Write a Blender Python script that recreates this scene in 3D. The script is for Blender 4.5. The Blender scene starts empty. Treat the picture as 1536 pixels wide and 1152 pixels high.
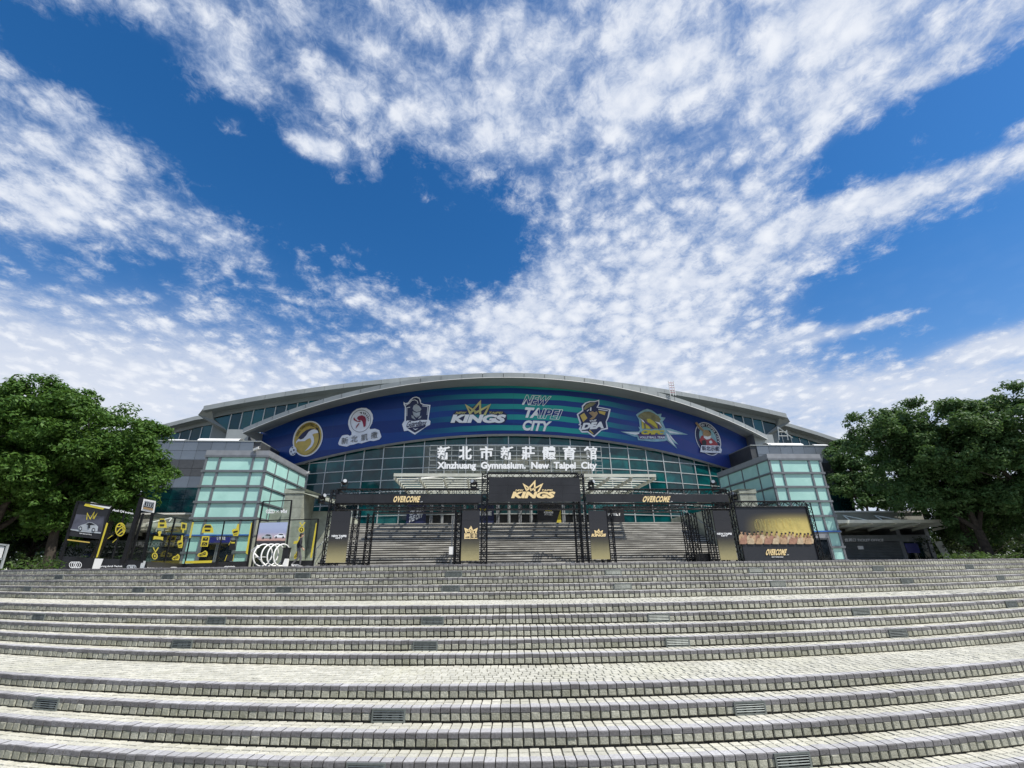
import bpy, bmesh, math, random
import numpy as np
from mathutils import Vector, Matrix, Euler
from mathutils.geometry import tessellate_polygon
rnd = random.Random(7)
R = math.radians
scene = bpy.context.scene
C = scene.collection

# ------------------------------------------------------------------ camera, world, sun
F_PX, PITCH, ROLL, EYE = 670.0, 0.3867, 0.0113, -0.049      # focal length for a 1536 px wide frame
cam_data = bpy.data.cameras.new('camera')
cam_data.sensor_width = 36.0
cam_data.lens = 36.0 * F_PX / 1536.0
cam_data.clip_start = 0.05
cam_data.clip_end = 6000.0
cam = bpy.data.objects.new('camera', cam_data)
C.objects.link(cam)
_c, _s = math.cos(PITCH), math.sin(PITCH)
_fw, _up, _rt = Vector((0, _c, _s)), Vector((0, -_s, _c)), Vector((1, 0, 0))
_cr, _sr = math.cos(ROLL), math.sin(ROLL)
CAM_R, CAM_U, CAM_F = _rt * _cr - _up * _sr, _rt * _sr + _up * _cr, _fw
cam.matrix_world = Matrix(((CAM_R.x, CAM_U.x, -CAM_F.x, 0), (CAM_R.y, CAM_U.y, -CAM_F.y, 0),
                           (CAM_R.z, CAM_U.z, -CAM_F.z, EYE), (0, 0, 0, 1)))
scene.camera = cam
EYE_P = Vector((0, 0, EYE))

def ray(px, py):
    """direction through a pixel of the 1536x1152 photograph (used only to measure real positions)"""
    return (CAM_F + CAM_R * ((px - 768) / F_PX) + CAM_U * ((576 - py) / F_PX)).normalized()

SUN_EL, SUN_AZ = R(57), R(60)          # azimuth: from straight behind the camera towards the right
sun_dir = Vector((math.cos(SUN_EL) * math.sin(SUN_AZ), -math.cos(SUN_EL) * math.cos(SUN_AZ), math.sin(SUN_EL)))
world = bpy.data.worlds.new('World')
scene.world = world
world.use_nodes = True
wt = world.node_tree
wt.nodes.clear()

class NT:
    """tiny node helper"""
    def __init__(self, tree): self.t = tree
    def n(self, typ, **kw):
        nd = self.t.nodes.new(typ)
        for k, v in kw.items(): setattr(nd, k, v)
        return nd
    def link(self, a, b): self.t.links.new(a, b)
    def put(self, sock, v):
        if isinstance(v, bpy.types.NodeSocket): self.link(v, sock)
        else: sock.default_value = v
    def math(self, op, a, b=0.0, clamp=False):
        nd = self.n('ShaderNodeMath', operation=op, use_clamp=clamp)
        self.put(nd.inputs[0], a); self.put(nd.inputs[1], b)
        return nd.outputs[0]
    def vmath(self, op, a, b=(0, 0, 0)):
        nd = self.n('ShaderNodeVectorMath', operation=op)
        self.put(nd.inputs[0], a); self.put(nd.inputs[1], b)
        return nd.outputs['Value'] if op in ('LENGTH', 'DOT_PRODUCT', 'DISTANCE') else nd.outputs[0]
    def mrange(self, v, a, b, c, d, interp='SMOOTHSTEP'):
        nd = self.n('ShaderNodeMapRange', interpolation_type=interp)
        self.put(nd.inputs['Value'], v)
        for k, x in zip(('From Min', 'From Max', 'To Min', 'To Max'), (a, b, c, d)): self.put(nd.inputs[k], x)
        return nd.outputs[0]
    def mix(self, f, a, b, blend='MIX'):
        nd = self.n('ShaderNodeMix', data_type='RGBA', blend_type=blend)
        self.put(nd.inputs[0], f); self.put(nd.inputs[6], a); self.put(nd.inputs[7], b)
        return nd.outputs[2]
    def noise(self, vec, scale, detail=4, rough=0.55, dist=0.0, dims='3D'):
        nd = self.n('ShaderNodeTexNoise', noise_dimensions=dims)
        if vec is not None: self.link(vec, nd.inputs['Vector'])
        nd.inputs['Scale'].default_value = scale; nd.inputs['Detail'].default_value = detail
        nd.inputs['Roughness'].default_value = rough; nd.inputs['Distortion'].default_value = dist
        return nd.outputs['Fac']
    def ramp(self, v, stops):
        nd = self.n('ShaderNodeValToRGB')
        el = nd.color_ramp.elements
        while len(el) < len(stops): el.new(0.5)
        for e, (p, c) in zip(el, stops): e.position = p; e.color = (*c, 1) if len(c) == 3 else c
        self.put(nd.inputs[0], v)
        return nd.outputs[0]

w = NT(wt)
out = w.n('ShaderNodeOutputWorld')
bg = w.n('ShaderNodeBackground')
bg.inputs['Strength'].default_value = 0.1
sky = w.n('ShaderNodeTexSky', sky_type='NISHITA', sun_disc=False)
sky.sun_elevation = SUN_EL
sky.sun_rotation = math.pi - SUN_AZ
sky.air_density, sky.dust_density, sky.ozone_density = 1.0, 0.3, 2.0
tc = w.n('ShaderNodeTexCoord').outputs['Generated']
sep = w.n('ShaderNodeSeparateXYZ'); w.link(tc, sep.inputs[0])
zz = w.math('ADD', w.math('MAXIMUM', sep.outputs['Z'], 0.0), 0.17)
comb = w.n('ShaderNodeCombineXYZ')
w.put(comb.inputs[0], w.math('DIVIDE', sep.outputs['X'], zz))
w.put(comb.inputs[1], w.math('MULTIPLY', w.math('DIVIDE', sep.outputs['Y'], zz), 0.92))
plane = comb.outputs[0]                # the cloud deck seen as a flat layer
# coverage: where the deck is open or closed, ellipses given as (x, y, rx, ry, angle, weight)
COVER = [(600, 335, 215, 112, 12, -.60), (330, 220, 230, 84, 38, -.62), (110, 80, 170, 60, 35, -.5), (690, 395, 110, 75, 0, -.35),
         (1400, 190, 300, 62, -27, -.75), (1445, 395, 260, 125, -12, -.62), (1300, 455, 220, 75, -15, -.34), (80, 390, 210, 50, 8, -.26),
         (400, 450, 220, 55, 15, -.16), (1250, 545, 200, 28, -5, -.22), (560, 505, 110, 30, 10, -.12),
         (1050, 90, 480, 230, -8, .20), (880, 470, 330, 140, -5, .38), (60, 250, 170, 120, 30, .14), (130, 570, 420, 80, 0, .34),
         (250, 330, 190, 80, 35, .04), (1180, 330, 220, 60, -22, .16), (1100, 570, 300, 50, 0, .18), (450, 60, 170, 100, 20, .05),
         (760, 330, 60, 70, 0, -.12), (350, 195, 40, 26, 0, .42), (470, 225, 60, 22, 20, .36), (1380, 205, 50, 20, -15, .36), (1340, 478, 90, 14, -14, .42), (1230, 500, 90, 16, -10, .38),
         (1500, 515, 120, 25, -12, .35), (340, 110, 90, 60, 30, .2), (1380, 285, 230, 34, -14, .34), (1250, 110, 330, 110, -25, .16), (230, 330, 260, 80, 30, .04), (420, 360, 130, 50, 25, .08), (700, 180, 160, 60, 10, .12), (1320, 320, 200, 60, -18, .2), (560, 380, 60, 30, 10, .12), (520, 240, 120, 40, 20, .26), (660, 300, 60, 40, 0, .2), (300, 130, 120, 40, 35, .12)]
cov = 0.63
for (px, py, rx, ry, ang, wgt) in COVER:
    c0 = ray(px, py)
    ca, sa = math.cos(R(ang)), math.sin(R(ang))
    e1 = ray(px + ca * 20, py + sa * 20) - ray(px - ca * 20, py - sa * 20)
    e2 = ray(px + sa * 20, py - ca * 20) - ray(px - sa * 20, py + ca * 20)
    r1, r2 = e1.length * rx / 40, e2.length * ry / 40
    e1 = (e1 - c0 * e1.dot(c0)).normalized(); e2 = (e2 - c0 * e2.dot(c0) - e1 * e2.dot(e1)).normalized()
    e3 = e1.cross(e2)
    mp = w.n('ShaderNodeMapping', vector_type='TEXTURE')
    w.link(tc, mp.inputs['Vector'])
    mp.inputs['Location'].default_value = c0
    mp.inputs['Rotation'].default_value = Matrix((e1, e2, e3)).transposed().to_euler()
    mp.inputs['Scale'].default_value = (r1, r2, max(r1, r2))
    cov = w.math('ADD', cov, w.mrange(w.vmath('LENGTH', mp.outputs[0]), 1.42, 0.12, 0.0, wgt))
n_big = w.noise(plane, 2.2, 4, .5, .4)
n_mid = w.noise(plane, 6.0, 8, .64, .5)
n_puff = w.noise(plane, 18.0, 8, .66, .5)
n_fine = w.noise(plane, 48.0, 7, .68, 1.4)
vor = w.n('ShaderNodeTexVoronoi', feature='SMOOTH_F1')
wv = w.n('ShaderNodeVectorMath', operation='ADD'); w.link(plane, wv.inputs[0])
nz_ = w.n('ShaderNodeTexNoise'); w.link(plane, nz_.inputs['Vector']); nz_.inputs['Scale'].default_value = 14; nz_.inputs['Detail'].default_value = 3
ws = w.n('ShaderNodeVectorMath', operation='SCALE'); w.link(nz_.outputs['Color'], ws.inputs[0]); ws.inputs['Scale'].default_value = .07
w.link(ws.outputs[0], wv.inputs[1]); w.link(wv.outputs[0], vor.inputs['Vector']); vor.inputs['Scale'].default_value = 17.0; vor.inputs['Smoothness'].default_value = .5
puff = w.math('ADD', w.math('MULTIPLY', n_puff, .6), w.math('MULTIPLY', w.math('SUBTRACT', .75, vor.outputs['Distance']), .5))
tex = w.math('ADD', w.math('ADD', w.math('MULTIPLY', w.math('SUBTRACT', n_big, .5), .5), w.math('MULTIPLY', w.math('SUBTRACT', n_mid, .5), 1.35)),
             w.math('MULTIPLY', w.math('SUBTRACT', puff, .5), 1.05))
tex = w.math('ADD', tex, w.math('MULTIPLY', w.math('SUBTRACT', n_fine, .5), .60))
dens = w.math('ADD', cov, tex)
dens = w.math('ADD', dens, w.mrange(sep.outputs['Z'], .02, .50, .26, 0.0))
above = w.mrange(sep.outputs['Z'], -.02, .03, 0, 1)
alpha = w.math('MULTIPLY', w.mrange(dens, .27, .95, 0, 1), .96)
# a thin veil where the deck is closed, and the white of the distance towards the horizon
veil = w.mrange(w.math('ADD', cov, w.math('MULTIPLY', w.math('SUBTRACT', n_mid, .5), .6)), .45, 1.0, 0, .42)
haze = w.math('MULTIPLY', w.mrange(sep.outputs['Z'], .17, .56, .95, 0), w.mrange(w.math('ADD', cov, w.math('MULTIPLY', w.math('SUBTRACT', n_big, .5), .5)), .25, .85, .18, 1))
clear_ = w.math('MULTIPLY', w.math('MULTIPLY', w.math('SUBTRACT', 1.0, alpha), w.math('SUBTRACT', 1.0, veil)), w.math('SUBTRACT', 1.0, haze))
alpha = w.math('MULTIPLY', w.math('SUBTRACT', 1.0, clear_), above)
# lit tops and thinner, greyer gaps between the puffs
shade = w.math('ADD', w.math('MULTIPLY', w.mrange(dens, .35, 1.15, 0, 1), .62), w.math('MULTIPLY', w.mrange(puff, .30, .72, 0, 1), .38))
shade = w.math('MAXIMUM', shade, w.math('MULTIPLY', haze, .85))
cl_col = w.mix(shade, (2.9, 3.75, 5.5, 1), (7.0, 7.25, 7.75, 1))
hs = w.n('ShaderNodeHueSaturation'); w.link(sky.outputs[0], hs.inputs['Color'])
hs.inputs['Saturation'].default_value = 1.36; hs.inputs['Value'].default_value = 1.06
blue = w.mix(1.0, hs.outputs[0], (.90, .98, 1.06, 1), 'MULTIPLY')
final = w.mix(alpha, blue, cl_col)
w.link(final, bg.inputs['Color'])
w.link(bg.outputs[0], out.inputs['Surface'])
world.cycles.sampling_method = 'MANUAL'
world.cycles.sample_map_resolution = 1024

sun_data = bpy.data.lights.new('sun', 'SUN')
sun_data.energy = 4.6
sun_data.angle = R(0.53)
sun_data.color = (1.0, 0.95, 0.87)
sun = bpy.data.objects.new('sun', sun_data)
C.objects.link(sun)
sun.rotation_euler = (-sun_dir).to_track_quat('-Z', 'Y').to_euler()
vs = scene.view_settings
vs.view_transform = 'Standard'; vs.look = 'None'; vs.gamma = 1.0; vs.exposure = 0.34
vs.use_curve_mapping = False

# ------------------------------------------------------------------ helpers
FB = Matrix.Translation((3.2, 0, 0)) @ Matrix.Rotation(0.075, 4, 'Z')     # frame of the building: its axis is turned a little from the view
FW = Matrix.Identity(4)
FBI = FB.inverted()
EYE_B = FBI @ EYE_P
WM = {}
def T(x, y, z): return Matrix.Translation((x, y, z))
def RZ(a): return Matrix.Rotation(a, 4, 'Z')
def RX(a): return Matrix.Rotation(a, 4, 'X')
def RY(a): return Matrix.Rotation(a, 4, 'Y')
def SC(x, y, z): return Matrix.Diagonal((x, y, z, 1))

class VPlane:
    """vertical plane through two points of the building frame"""
    def __init__(self, p, q):
        self.p = Vector((p[0], p[1], 0)); d = Vector((q[0] - p[0], q[1] - p[1], 0)).normalized()
        self.n = Vector((d.y, -d.x, 0))
        if self.n.dot(EYE_B - self.p) < 0: self.n = -self.n
    def P(self, px, py, off=0.0):
        d = FBI.to_3x3() @ ray(px, py)
        p0 = self.p + self.n * off
        t = (p0 - EYE_B).dot(self.n) / d.dot(self.n)
        return EYE_B + d * t
def Plane(by): return VPlane((0, by), (1, by))
CY, CR = 90.0, 51.0
class Cyl:
    def __init__(self, r): self.r = r
    def P(self, px, py, off=0.0):
        d = FBI.to_3x3() @ ray(px, py); r = self.r + off
        ox, oy = EYE_B.x, EYE_B.y - CY
        a = d.x**2 + d.y**2; b = 2 * (ox * d.x + oy * d.y); c = ox*ox + oy*oy - r*r
        t = (-b - math.sqrt(b*b - 4*a*c)) / (2*a)
        return EYE_B + d * t
    def fz(self, px, py):
        p = self.P(px, py); return math.atan2(p.x, CY - p.y), p.z
def cp(phi, z, r=CR): return Vector((r * math.sin(phi), CY - r * math.cos(phi), z))

class MB:
    def __init__(self): self.v = []; self.f = []
    def add(self, vs, fs):
        n = len(self.v); self.v += [tuple(x) for x in vs]; self.f += [tuple(i + n for i in f) for f in fs]; return self
    def box(self, x0, x1, y0, y1, z0, z1, M=None):
        vs = [Vector((x, y, z)) for z in (z0, z1) for y in (y0, y1) for x in (x0, x1)]
        if M is not None: vs = [M @ v for v in vs]
        return self.add(vs, [(0, 2, 3, 1), (4, 5, 7, 6), (0, 1, 5, 4), (2, 6, 7, 3), (0, 4, 6, 2), (1, 3, 7, 5)])
    def tube(self, p, q, r, n=6, r2=None):
        p, q = Vector(p), Vector(q); d = (q - p)
        if d.length < 1e-6: return self
        a = d.orthogonal().normalized(); b = d.normalized().cross(a); r2 = r if r2 is None else r2
        vs = []
        for k in range(n):
            t = 2 * math.pi * k / n; o = a * math.cos(t) + b * math.sin(t)
            vs += [p + o * r, q + o * r2]
        fs = [(2*k, 2*((k+1) % n), 2*((k+1) % n)+1, 2*k+1) for k in range(n)]
        fs += [tuple(2*k for k in reversed(range(n))), tuple(2*k+1 for k in range(n))]
        return self.add(vs, fs)
    def bar(self, p, q, w, h, up=(0, 0, 1)):
        p, q = Vector(p), Vector(q); d = (q - p).normalized(); up = Vector(up)
        if abs(d.dot(up)) > .98: up = Vector((0, 1, 0))
        s = d.cross(up).normalized(); u = s.cross(d)
        vs = [c + s * (a * w / 2) + u * (b * h / 2) for c in (p, q) for a, b in ((-1, -1), (1, -1), (1, 1), (-1, 1))]
        return self.add(vs, [(0, 3, 2, 1), (4, 5, 6, 7), (0, 1, 5, 4), (1, 2, 6, 5), (2, 3, 7, 6), (3, 0, 4, 7)])
    def prism(self, pts, d):
        """polygon pts (planar, 3D) pushed by vector d"""
        pts = [Vector(p) for p in pts]; d = Vector(d); n = len(pts)
        self.add(pts + [p + d for p in pts], [tuple(reversed(range(n))), tuple(range(n, 2*n))] + [(i, (i+1) % n, (i+1) % n + n, i + n) for i in range(n)])
        return self
    def grid(self, rows, close=False):
        """quads between successive rows of points"""
        n = len(rows[0]); vs = [p for r in rows for p in r]
        self.add(vs, [(j*n+i, j*n+i+1, (j+1)*n+i+1, (j+1)*n+i) for j in range(len(rows)-1) for i in range(n-1)])
        return self
    def sphere(self, c, r, nu=10, nv=6, M=None, sc=(1, 1, 1)):
        c = Vector(c); vs = []; fs = []
        for j in range(nv + 1):
            th = math.pi * j / nv
            for i in range(nu):
                ph = 2 * math.pi * i / nu
                vs.append(c + Vector((r*sc[0]*math.sin(th)*math.cos(ph), r*sc[1]*math.sin(th)*math.sin(ph), r*sc[2]*math.cos(th))))
        for j in range(nv):
            for i in range(nu): fs.append((j*nu+i, (j+1)*nu+i, (j+1)*nu+(i+1) % nu, j*nu+(i+1) % nu))
        return self.add(vs, fs)
    def torus(self, c, Rr, r, ax, ay, n=28, m=6):
        c = Vector(c); ax, ay = Vector(ax), Vector(ay); az = ax.cross(ay).normalized(); vs = []; fs = []
        for i in range(n):
            t = 2*math.pi*i/n; o = ax*math.cos(t) + ay*math.sin(t)
            for j in range(m):
                s = 2*math.pi*j/m; vs.append(c + o*(Rr + r*math.cos(s)) + az*(r*math.sin(s)))
        for i in range(n):
            for j in range(m): fs.append((i*m+j, ((i+1) % n)*m+j, ((i+1) % n)*m+(j+1) % m, i*m+(j+1) % m))
        return self.add(vs, fs)

def to_mesh(name, mb, mat, M=None, smooth=False):
    me = bpy.data.meshes.new(name)
    vs = mb.v if M is None else [tuple(M @ Vector(v)) for v in mb.v]
    me.from_pydata(vs, [], mb.f)
    bm = bmesh.new(); bm.from_mesh(me)
    bmesh.ops.recalc_face_normals(bm, faces=bm.faces); bm.to_mesh(me); bm.free()
    if mat is not None: me.materials.append(mat)
    if smooth: me.polygons.foreach_set('use_smooth', [True] * len(me.polygons))
    me.update()
    return me

def tag(o, label=None, cat=None, group=None, kind=None):
    for k, v in (('label', label), ('category', cat), ('group', group), ('kind', kind)):
        if v: o[k] = v
    return o
def thing(name, label, cat, loc=(0, 0, 0), group=None, frame=FB, rot=0.0):
    o = bpy.data.objects.new(name, None); C.objects.link(o); o.empty_display_size = .3
    o.matrix_world = frame @ T(*loc) @ RZ(rot); WM[o] = o.matrix_world.copy()
    return tag(o, label, cat, group)
def part(name, mb, mat, parent, frame=FB, smooth=False, label=None, kind=None):
    """child whose shape is given in frame coordinates"""
    o = bpy.data.objects.new(name, to_mesh(name, mb, mat, WM[parent].inverted() @ frame, smooth)); C.objects.link(o)
    o.parent = parent; WM[o] = WM[parent]
    return tag(o, label, None, None, kind)
def top(name, mb, mat, label=None, cat=None, group=None, kind=None, origin=(0, 0, 0), frame=FB, smooth=False):
    o = bpy.data.objects.new(name, to_mesh(name, mb, mat, T(*origin).inverted(), smooth)); C.objects.link(o)
    o.matrix_world = frame @ T(*origin); WM[o] = o.matrix_world.copy()
    return tag(o, label, cat, group, kind)
def piece(name, me, parent, M, frame=FB):
    o = bpy.data.objects.new(name, me); C.objects.link(o); o.parent = parent
    o.matrix_local = WM[parent].inverted() @ frame @ M; WM[o] = WM[parent] @ o.matrix_local
    return o
def copy_tree(src, M_world, label=None):
    c = src.copy(); C.objects.link(c); c.matrix_world = M_world; WM[c] = M_world
    if label: c['label'] = label
    for ch in [o for o in src.children]:
        d = ch.copy(); C.objects.link(d); d.parent = c; WM[d] = M_world @ d.matrix_local
        for g in [o for o in ch.children]:
            e = g.copy(); C.objects.link(e); e.parent = d; WM[e] = WM[d] @ e.matrix_local
    return c

# ---- flat print and lettering, laid on real surfaces
def flat(polys, surf, off, th=.012):
    """polygons (outer loop + optional holes, measured on the photograph) laid on a surface as thin plates"""
    mb = MB()
    for poly in polys:
        loops = poly if isinstance(poly[0][0], (tuple, list)) else [poly]
        tris = tessellate_polygon([[Vector((x, y, 0)) for x, y in lp] for lp in loops])
        pts = [q for lp in loops for q in lp]; n = len(pts)
        vs = [surf.P(x, y, off + th) for x, y in pts] + [surf.P(x, y, off) for x, y in pts]
        fs = [tuple(t) for t in tris]; k = 0
        for lp in loops:
            m = len(lp)
            for i in range(m): a, b = k + i, k + (i+1) % m; fs.append((a, b, b + n, a + n))
            k += m
        mb.add(vs, fs)
    return mb
def ribbon(pts, w, closed=False):
    """polygon outline of a stroke of width w (pixels)"""
    P = [Vector((x, y)) for x, y in pts]; n = len(P); L, Rr = [], []
    for i in range(n):
        a = P[i-1] if (i > 0 or closed) else None; b = P[(i+1) % n] if (i < n-1 or closed) else None
        ds = []
        if a is not None: ds.append((P[i]-a).normalized())
        if b is not None: ds.append((b-P[i]).normalized())
        d = sum(ds, Vector((0, 0)))
        d = d.normalized() if d.length > 1e-4 else ds[0]
        nn = Vector((-d.y, d.x)); c = max(.45, abs(nn.dot(Vector((-ds[0].y, ds[0].x)))))
        L.append(tuple(P[i] + nn * (w/2/c))); Rr.append(tuple(P[i] - nn * (w/2/c)))
    if closed: return [L, Rr[::-1]]
    return L + Rr[::-1]
def strokes(lines, w, surf, off, th=.012):
    mb = MB()
    for ln in lines:
        closed = ln[0] == ln[-1] and len(ln) > 2
        pts = ln[:-1] if closed else ln
        r = ribbon(pts, w, closed)
        if closed:
            A, B = r[0], r[1][::-1]; n = len(A)
            vs = [surf.P(x, y, off + th) for x, y in A + B]
            mb.add(vs, [(i, (i+1) % n, n + (i+1) % n, n + i) for i in range(n)])
        else:
            n = len(r) // 2; A, B = r[:n], r[n:][::-1]
            vs = [surf.P(x, y, off + th) for x, y in A + B]
            mb.add(vs, [(i, i+1, n+i+1, n+i) for i in range(n-1)])
    return mb
def ell(cx, cy, rx, ry, ang=0, n=28, a0=0, a1=360):
    c, s = math.cos(R(ang)), math.sin(R(ang)); o = []
    full = a1 - a0 >= 360; m = n if full else n + 1
    for i in range(m):
        t = R(a0 + (a1 - a0) * i / n); x, y = rx*math.cos(t), ry*math.sin(t)
        o.append((cx + x*c - y*s, cy + x*s + y*c))
    return o
def zoomed(pts, ox, oy, k): return [(ox + x*k, oy + y*k) for x, y in pts]

_txt = {}
def text_geo(body, bold=0.0, spacing=1.0, res=3, outline=0):
    key = (body, bold, spacing)
    if key in _txt: return _txt[key]
    cu = bpy.data.curves.new('lettering', 'FONT')
    cu.body = body; cu.offset = bold; cu.resolution_u = res; cu.space_character = spacing; cu.fill_mode = 'FRONT'
    ob = bpy.data.objects.new('lettering', cu); C.objects.link(ob)
    dg = bpy.context.evaluated_depsgraph_get(); ev = ob.evaluated_get(dg); me = ev.to_mesh()
    vs = [(v.co.x, v.co.y) for v in me.vertices]; fs = [tuple(p.vertices) for p in me.polygons]
    ev.to_mesh_clear(); bpy.data.objects.remove(ob); bpy.data.curves.remove(cu)
    xs = [v[0] for v in vs]; ys = [v[1] for v in vs]
    x0, x1, y0, y1 = min(xs), max(xs), min(ys), max(ys)
    _txt[key] = ([((x-x0)/(x1-x0), (y1-y)/(y1-y0)) for x, y in vs], fs)
    return _txt[key]
def boundary(fs):
    cnt = {}
    for f in fs:
        for i in range(len(f)):
            a, b = f[i], f[(i+1) % len(f)]; cnt[(a, b)] = cnt.get((a, b), 0) + 1
    return [(a, b) for (a, b) in cnt if (b, a) not in cnt]
def lettering(body, quad, surf, off, bold=.02, shear=0.0, th=.012, spacing=1.0, warp=None, keep=None, line=None):
    """a word whose bounding box fills quad = TL, TR, BR, BL (pixels) or x0,y0,x1,y1"""
    vs, fs = text_geo(body, bold, spacing)
    if len(quad) == 4 and not isinstance(quad[0], (tuple, list)):
        x0, y0, x1, y1 = quad; quad = ((x0, y0), (x1, y0), (x1, y1), (x0, y1))
    tl, tr, br, bl = [Vector(q) for q in quad]
    def px(u, v):
        if shear: u = (u * (1 - shear) + shear * (1 - v))
        if warp: return warp(u, v)
        return tuple((tl*(1-u) + tr*u)*(1-v) + (bl*(1-u) + br*u)*v)
    mb = MB(); pp = [px(u, v) for u, v in vs]; bd = boundary(fs)
    if line:                                    # outline letters only
        for a, b in bd:
            p, q = Vector(pp[a]), Vector(pp[b]); d = q - p
            if d.length < 1e-5: continue
            nn = Vector((-d.y, d.x)).normalized() * line / 2
            mb.add([surf.P(*(p+nn), off+th), surf.P(*(q+nn), off+th), surf.P(*(q-nn), off+th), surf.P(*(p-nn), off+th)], [(0, 1, 2, 3)])
        return mb
    n = len(vs)
    if keep: fs = [f for f in fs if keep(*[sum(vs[i][k] for i in f)/len(f) for k in (0, 1)])]; bd = boundary(fs)
    mb.add([surf.P(*q, off + th) for q in pp] + [surf.P(*q, off) for q in pp], fs + [(a, b, b+n, a+n) for a, b in bd])
    return mb

# ------------------------------------------------------------------ materials
def mat(name, col, rough=.6, metal=0.0, var=.12, scale=2.0, rand=0.0, bump=0.0, bscale=30.0, spec=.5, col2=None, stretch=(1, 1, 1), coat=0.0, rvar=0.0):
    m = bpy.data.materials.new(name); m.use_nodes = True
    g = NT(m.node_tree); b = m.node_tree.nodes['Principled BSDF']
    tcn = g.n('ShaderNodeTexCoord').outputs['Object']
    if stretch != (1, 1, 1):
        mp = g.n('ShaderNodeMapping'); mp.inputs['Scale'].default_value = stretch; g.link(tcn, mp.inputs[0]); tcn = mp.outputs[0]
    c2 = col2 or tuple(c * (1 - 2.2 * var) for c in col)
    f = g.mrange(g.noise(tcn, scale, 5, .6), .3, .7, 0, 1)
    cc = g.mix(f, (*c2, 1), (*col, 1))
    if rand:
        oi = g.n('ShaderNodeObjectInfo'); k = g.mrange(oi.outputs['Random'], 0, 1, 1 - rand, 1 + rand, 'LINEAR')
        vm = g.n('ShaderNodeVectorMath', operation='SCALE'); g.link(cc, vm.inputs[0]); g.link(k, vm.inputs['Scale']); cc = vm.outputs[0]
    g.link(cc, b.inputs['Base Color'])
    if rvar: g.link(g.mrange(f, 0, 1, rough + rvar, rough - rvar * .3), b.inputs['Roughness'])
    else: b.inputs['Roughness'].default_value = rough
    b.inputs['Metallic'].default_value = metal; b.inputs['Specular IOR Level'].default_value = spec
    b.inputs['Coat Weight'].default_value = coat
    if bump:
        bn = g.n('ShaderNodeBump'); bn.inputs['Strength'].default_value = bump; bn.inputs['Distance'].default_value = .02
        g.link(g.noise(tcn, bscale, 4, .6), bn.inputs['Height']); g.link(bn.outputs[0], b.inputs['Normal'])
    return m
def mat_piece(name, a, b2, rough=.75, moss=None, bump=.5, bscale=60):
    """stone of single tiles: tone differs from tile to tile, mottled, with weathering"""
    m = bpy.data.materials.new(name); m.use_nodes = True
    g = NT(m.node_tree); b = m.node_tree.nodes['Principled BSDF']
    geo = g.n('ShaderNodeNewGeometry'); pos = geo.outputs['Position']
    at = g.n('ShaderNodeAttribute', attribute_name='tone'); oi = g.n('ShaderNodeObjectInfo')
    t = g.mix(g.math('GREATER_THAN', at.outputs['Fac'], .001), oi.outputs['Random'], at.outputs['Fac'])
    cc = g.mix(t, (*a, 1), (*b2, 1))
    cc = g.mix(g.mrange(g.noise(pos, .35, 5, .7, .6), .42, .66, 0, .38), cc, (a[0]*.45, a[1]*.45, a[2]*.42, 1))
    cc = g.mix(g.mrange(g.noise(pos, 38, 4, .7), .35, .7, 0, .5), cc, (a[0]*.55, a[1]*.55, a[2]*.5, 1))
    if moss: cc = g.mix(g.mrange(g.noise(pos, .9, 6, .7, .8), .46, .74, 0, .75), cc, (*moss, 1))
    cc = g.mix(g.mrange(g.noise(pos, 1.7, 6, .7, 1.0), .66, .74, 0, .45), cc, (.62, .62, .58, 1))
    g.link(cc, b.inputs['Base Color']); b.inputs['Roughness'].default_value = rough
    bn = g.n('ShaderNodeBump'); bn.inputs['Strength'].default_value = bump; bn.inputs['Distance'].default_value = .012
    g.link(g.noise(pos, bscale, 5, .65), bn.inputs['Height']); g.link(bn.outputs[0], b.inputs['Normal'])
    return m
def mat_pane(name, col, rough, spec=.6, rand=.2, col2=None, coat=.0, wave=0.0):
    m = bpy.data.materials.new(name); m.use_nodes = True
    g = NT(m.node_tree); b = m.node_tree.nodes['Principled BSDF']
    oi = g.n('ShaderNodeObjectInfo'); tcn = g.n('ShaderNodeTexCoord').outputs['Object']
    geo = g.n('ShaderNodeNewGeometry').outputs['Position']
    f = g.mrange(g.noise(geo, .55, 4, .6, .6), .35, .68, 0, 1)
    cc = g.mix(f, (*col, 1), (*(col2 or tuple(c*.6 for c in col)), 1))
    k = g.mrange(oi.outputs['Random'], 0, 1, 1 - rand, 1 + rand, 'LINEAR')
    vm = g.n('ShaderNodeVectorMath', operation='SCALE'); g.link(cc, vm.inputs[0]); g.link(k, vm.inputs['Scale'])
    g.link(vm.outputs[0], b.inputs['Base Color'])
    b.inputs['Roughness'].default_value = rough; b.inputs['Specular IOR Level'].default_value = spec; b.inputs['Coat Weight'].default_value = coat
    if wave:
        bn = g.n('ShaderNodeBump'); bn.inputs['Strength'].default_value = wave; bn.inputs['Distance'].default_value = .05
        g.link(g.noise(geo, 1.3, 2, .5), bn.inputs['Height']); g.link(bn.outputs[0], b.inputs['Normal'])
    return m
def mat_clear(name, tint, gloss=.10):
    m = bpy.data.materials.new(name); m.use_nodes = True; nt = m.node_tree; g = NT(nt); nt.nodes.clear()
    o = g.n('ShaderNodeOutputMaterial'); tr = g.n('ShaderNodeBsdfTransparent'); tr.inputs[0].default_value = (*tint, 1)
    gl = g.n('ShaderNodeBsdfGlossy'); gl.inputs['Roughness'].default_value = .03
    lw = g.n('ShaderNodeFresnel'); lw.inputs[0].default_value = 1.45
    mx = g.n('ShaderNodeMixShader'); g.link(g.math('ADD', g.math('MULTIPLY', lw.outputs[0], .55), gloss - .075), mx.inputs[0])
    g.link(tr.outputs[0], mx.inputs[1]); g.link(gl.outputs[0], mx.inputs[2]); g.link(mx.outputs[0], o.inputs[0])
    return m
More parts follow.
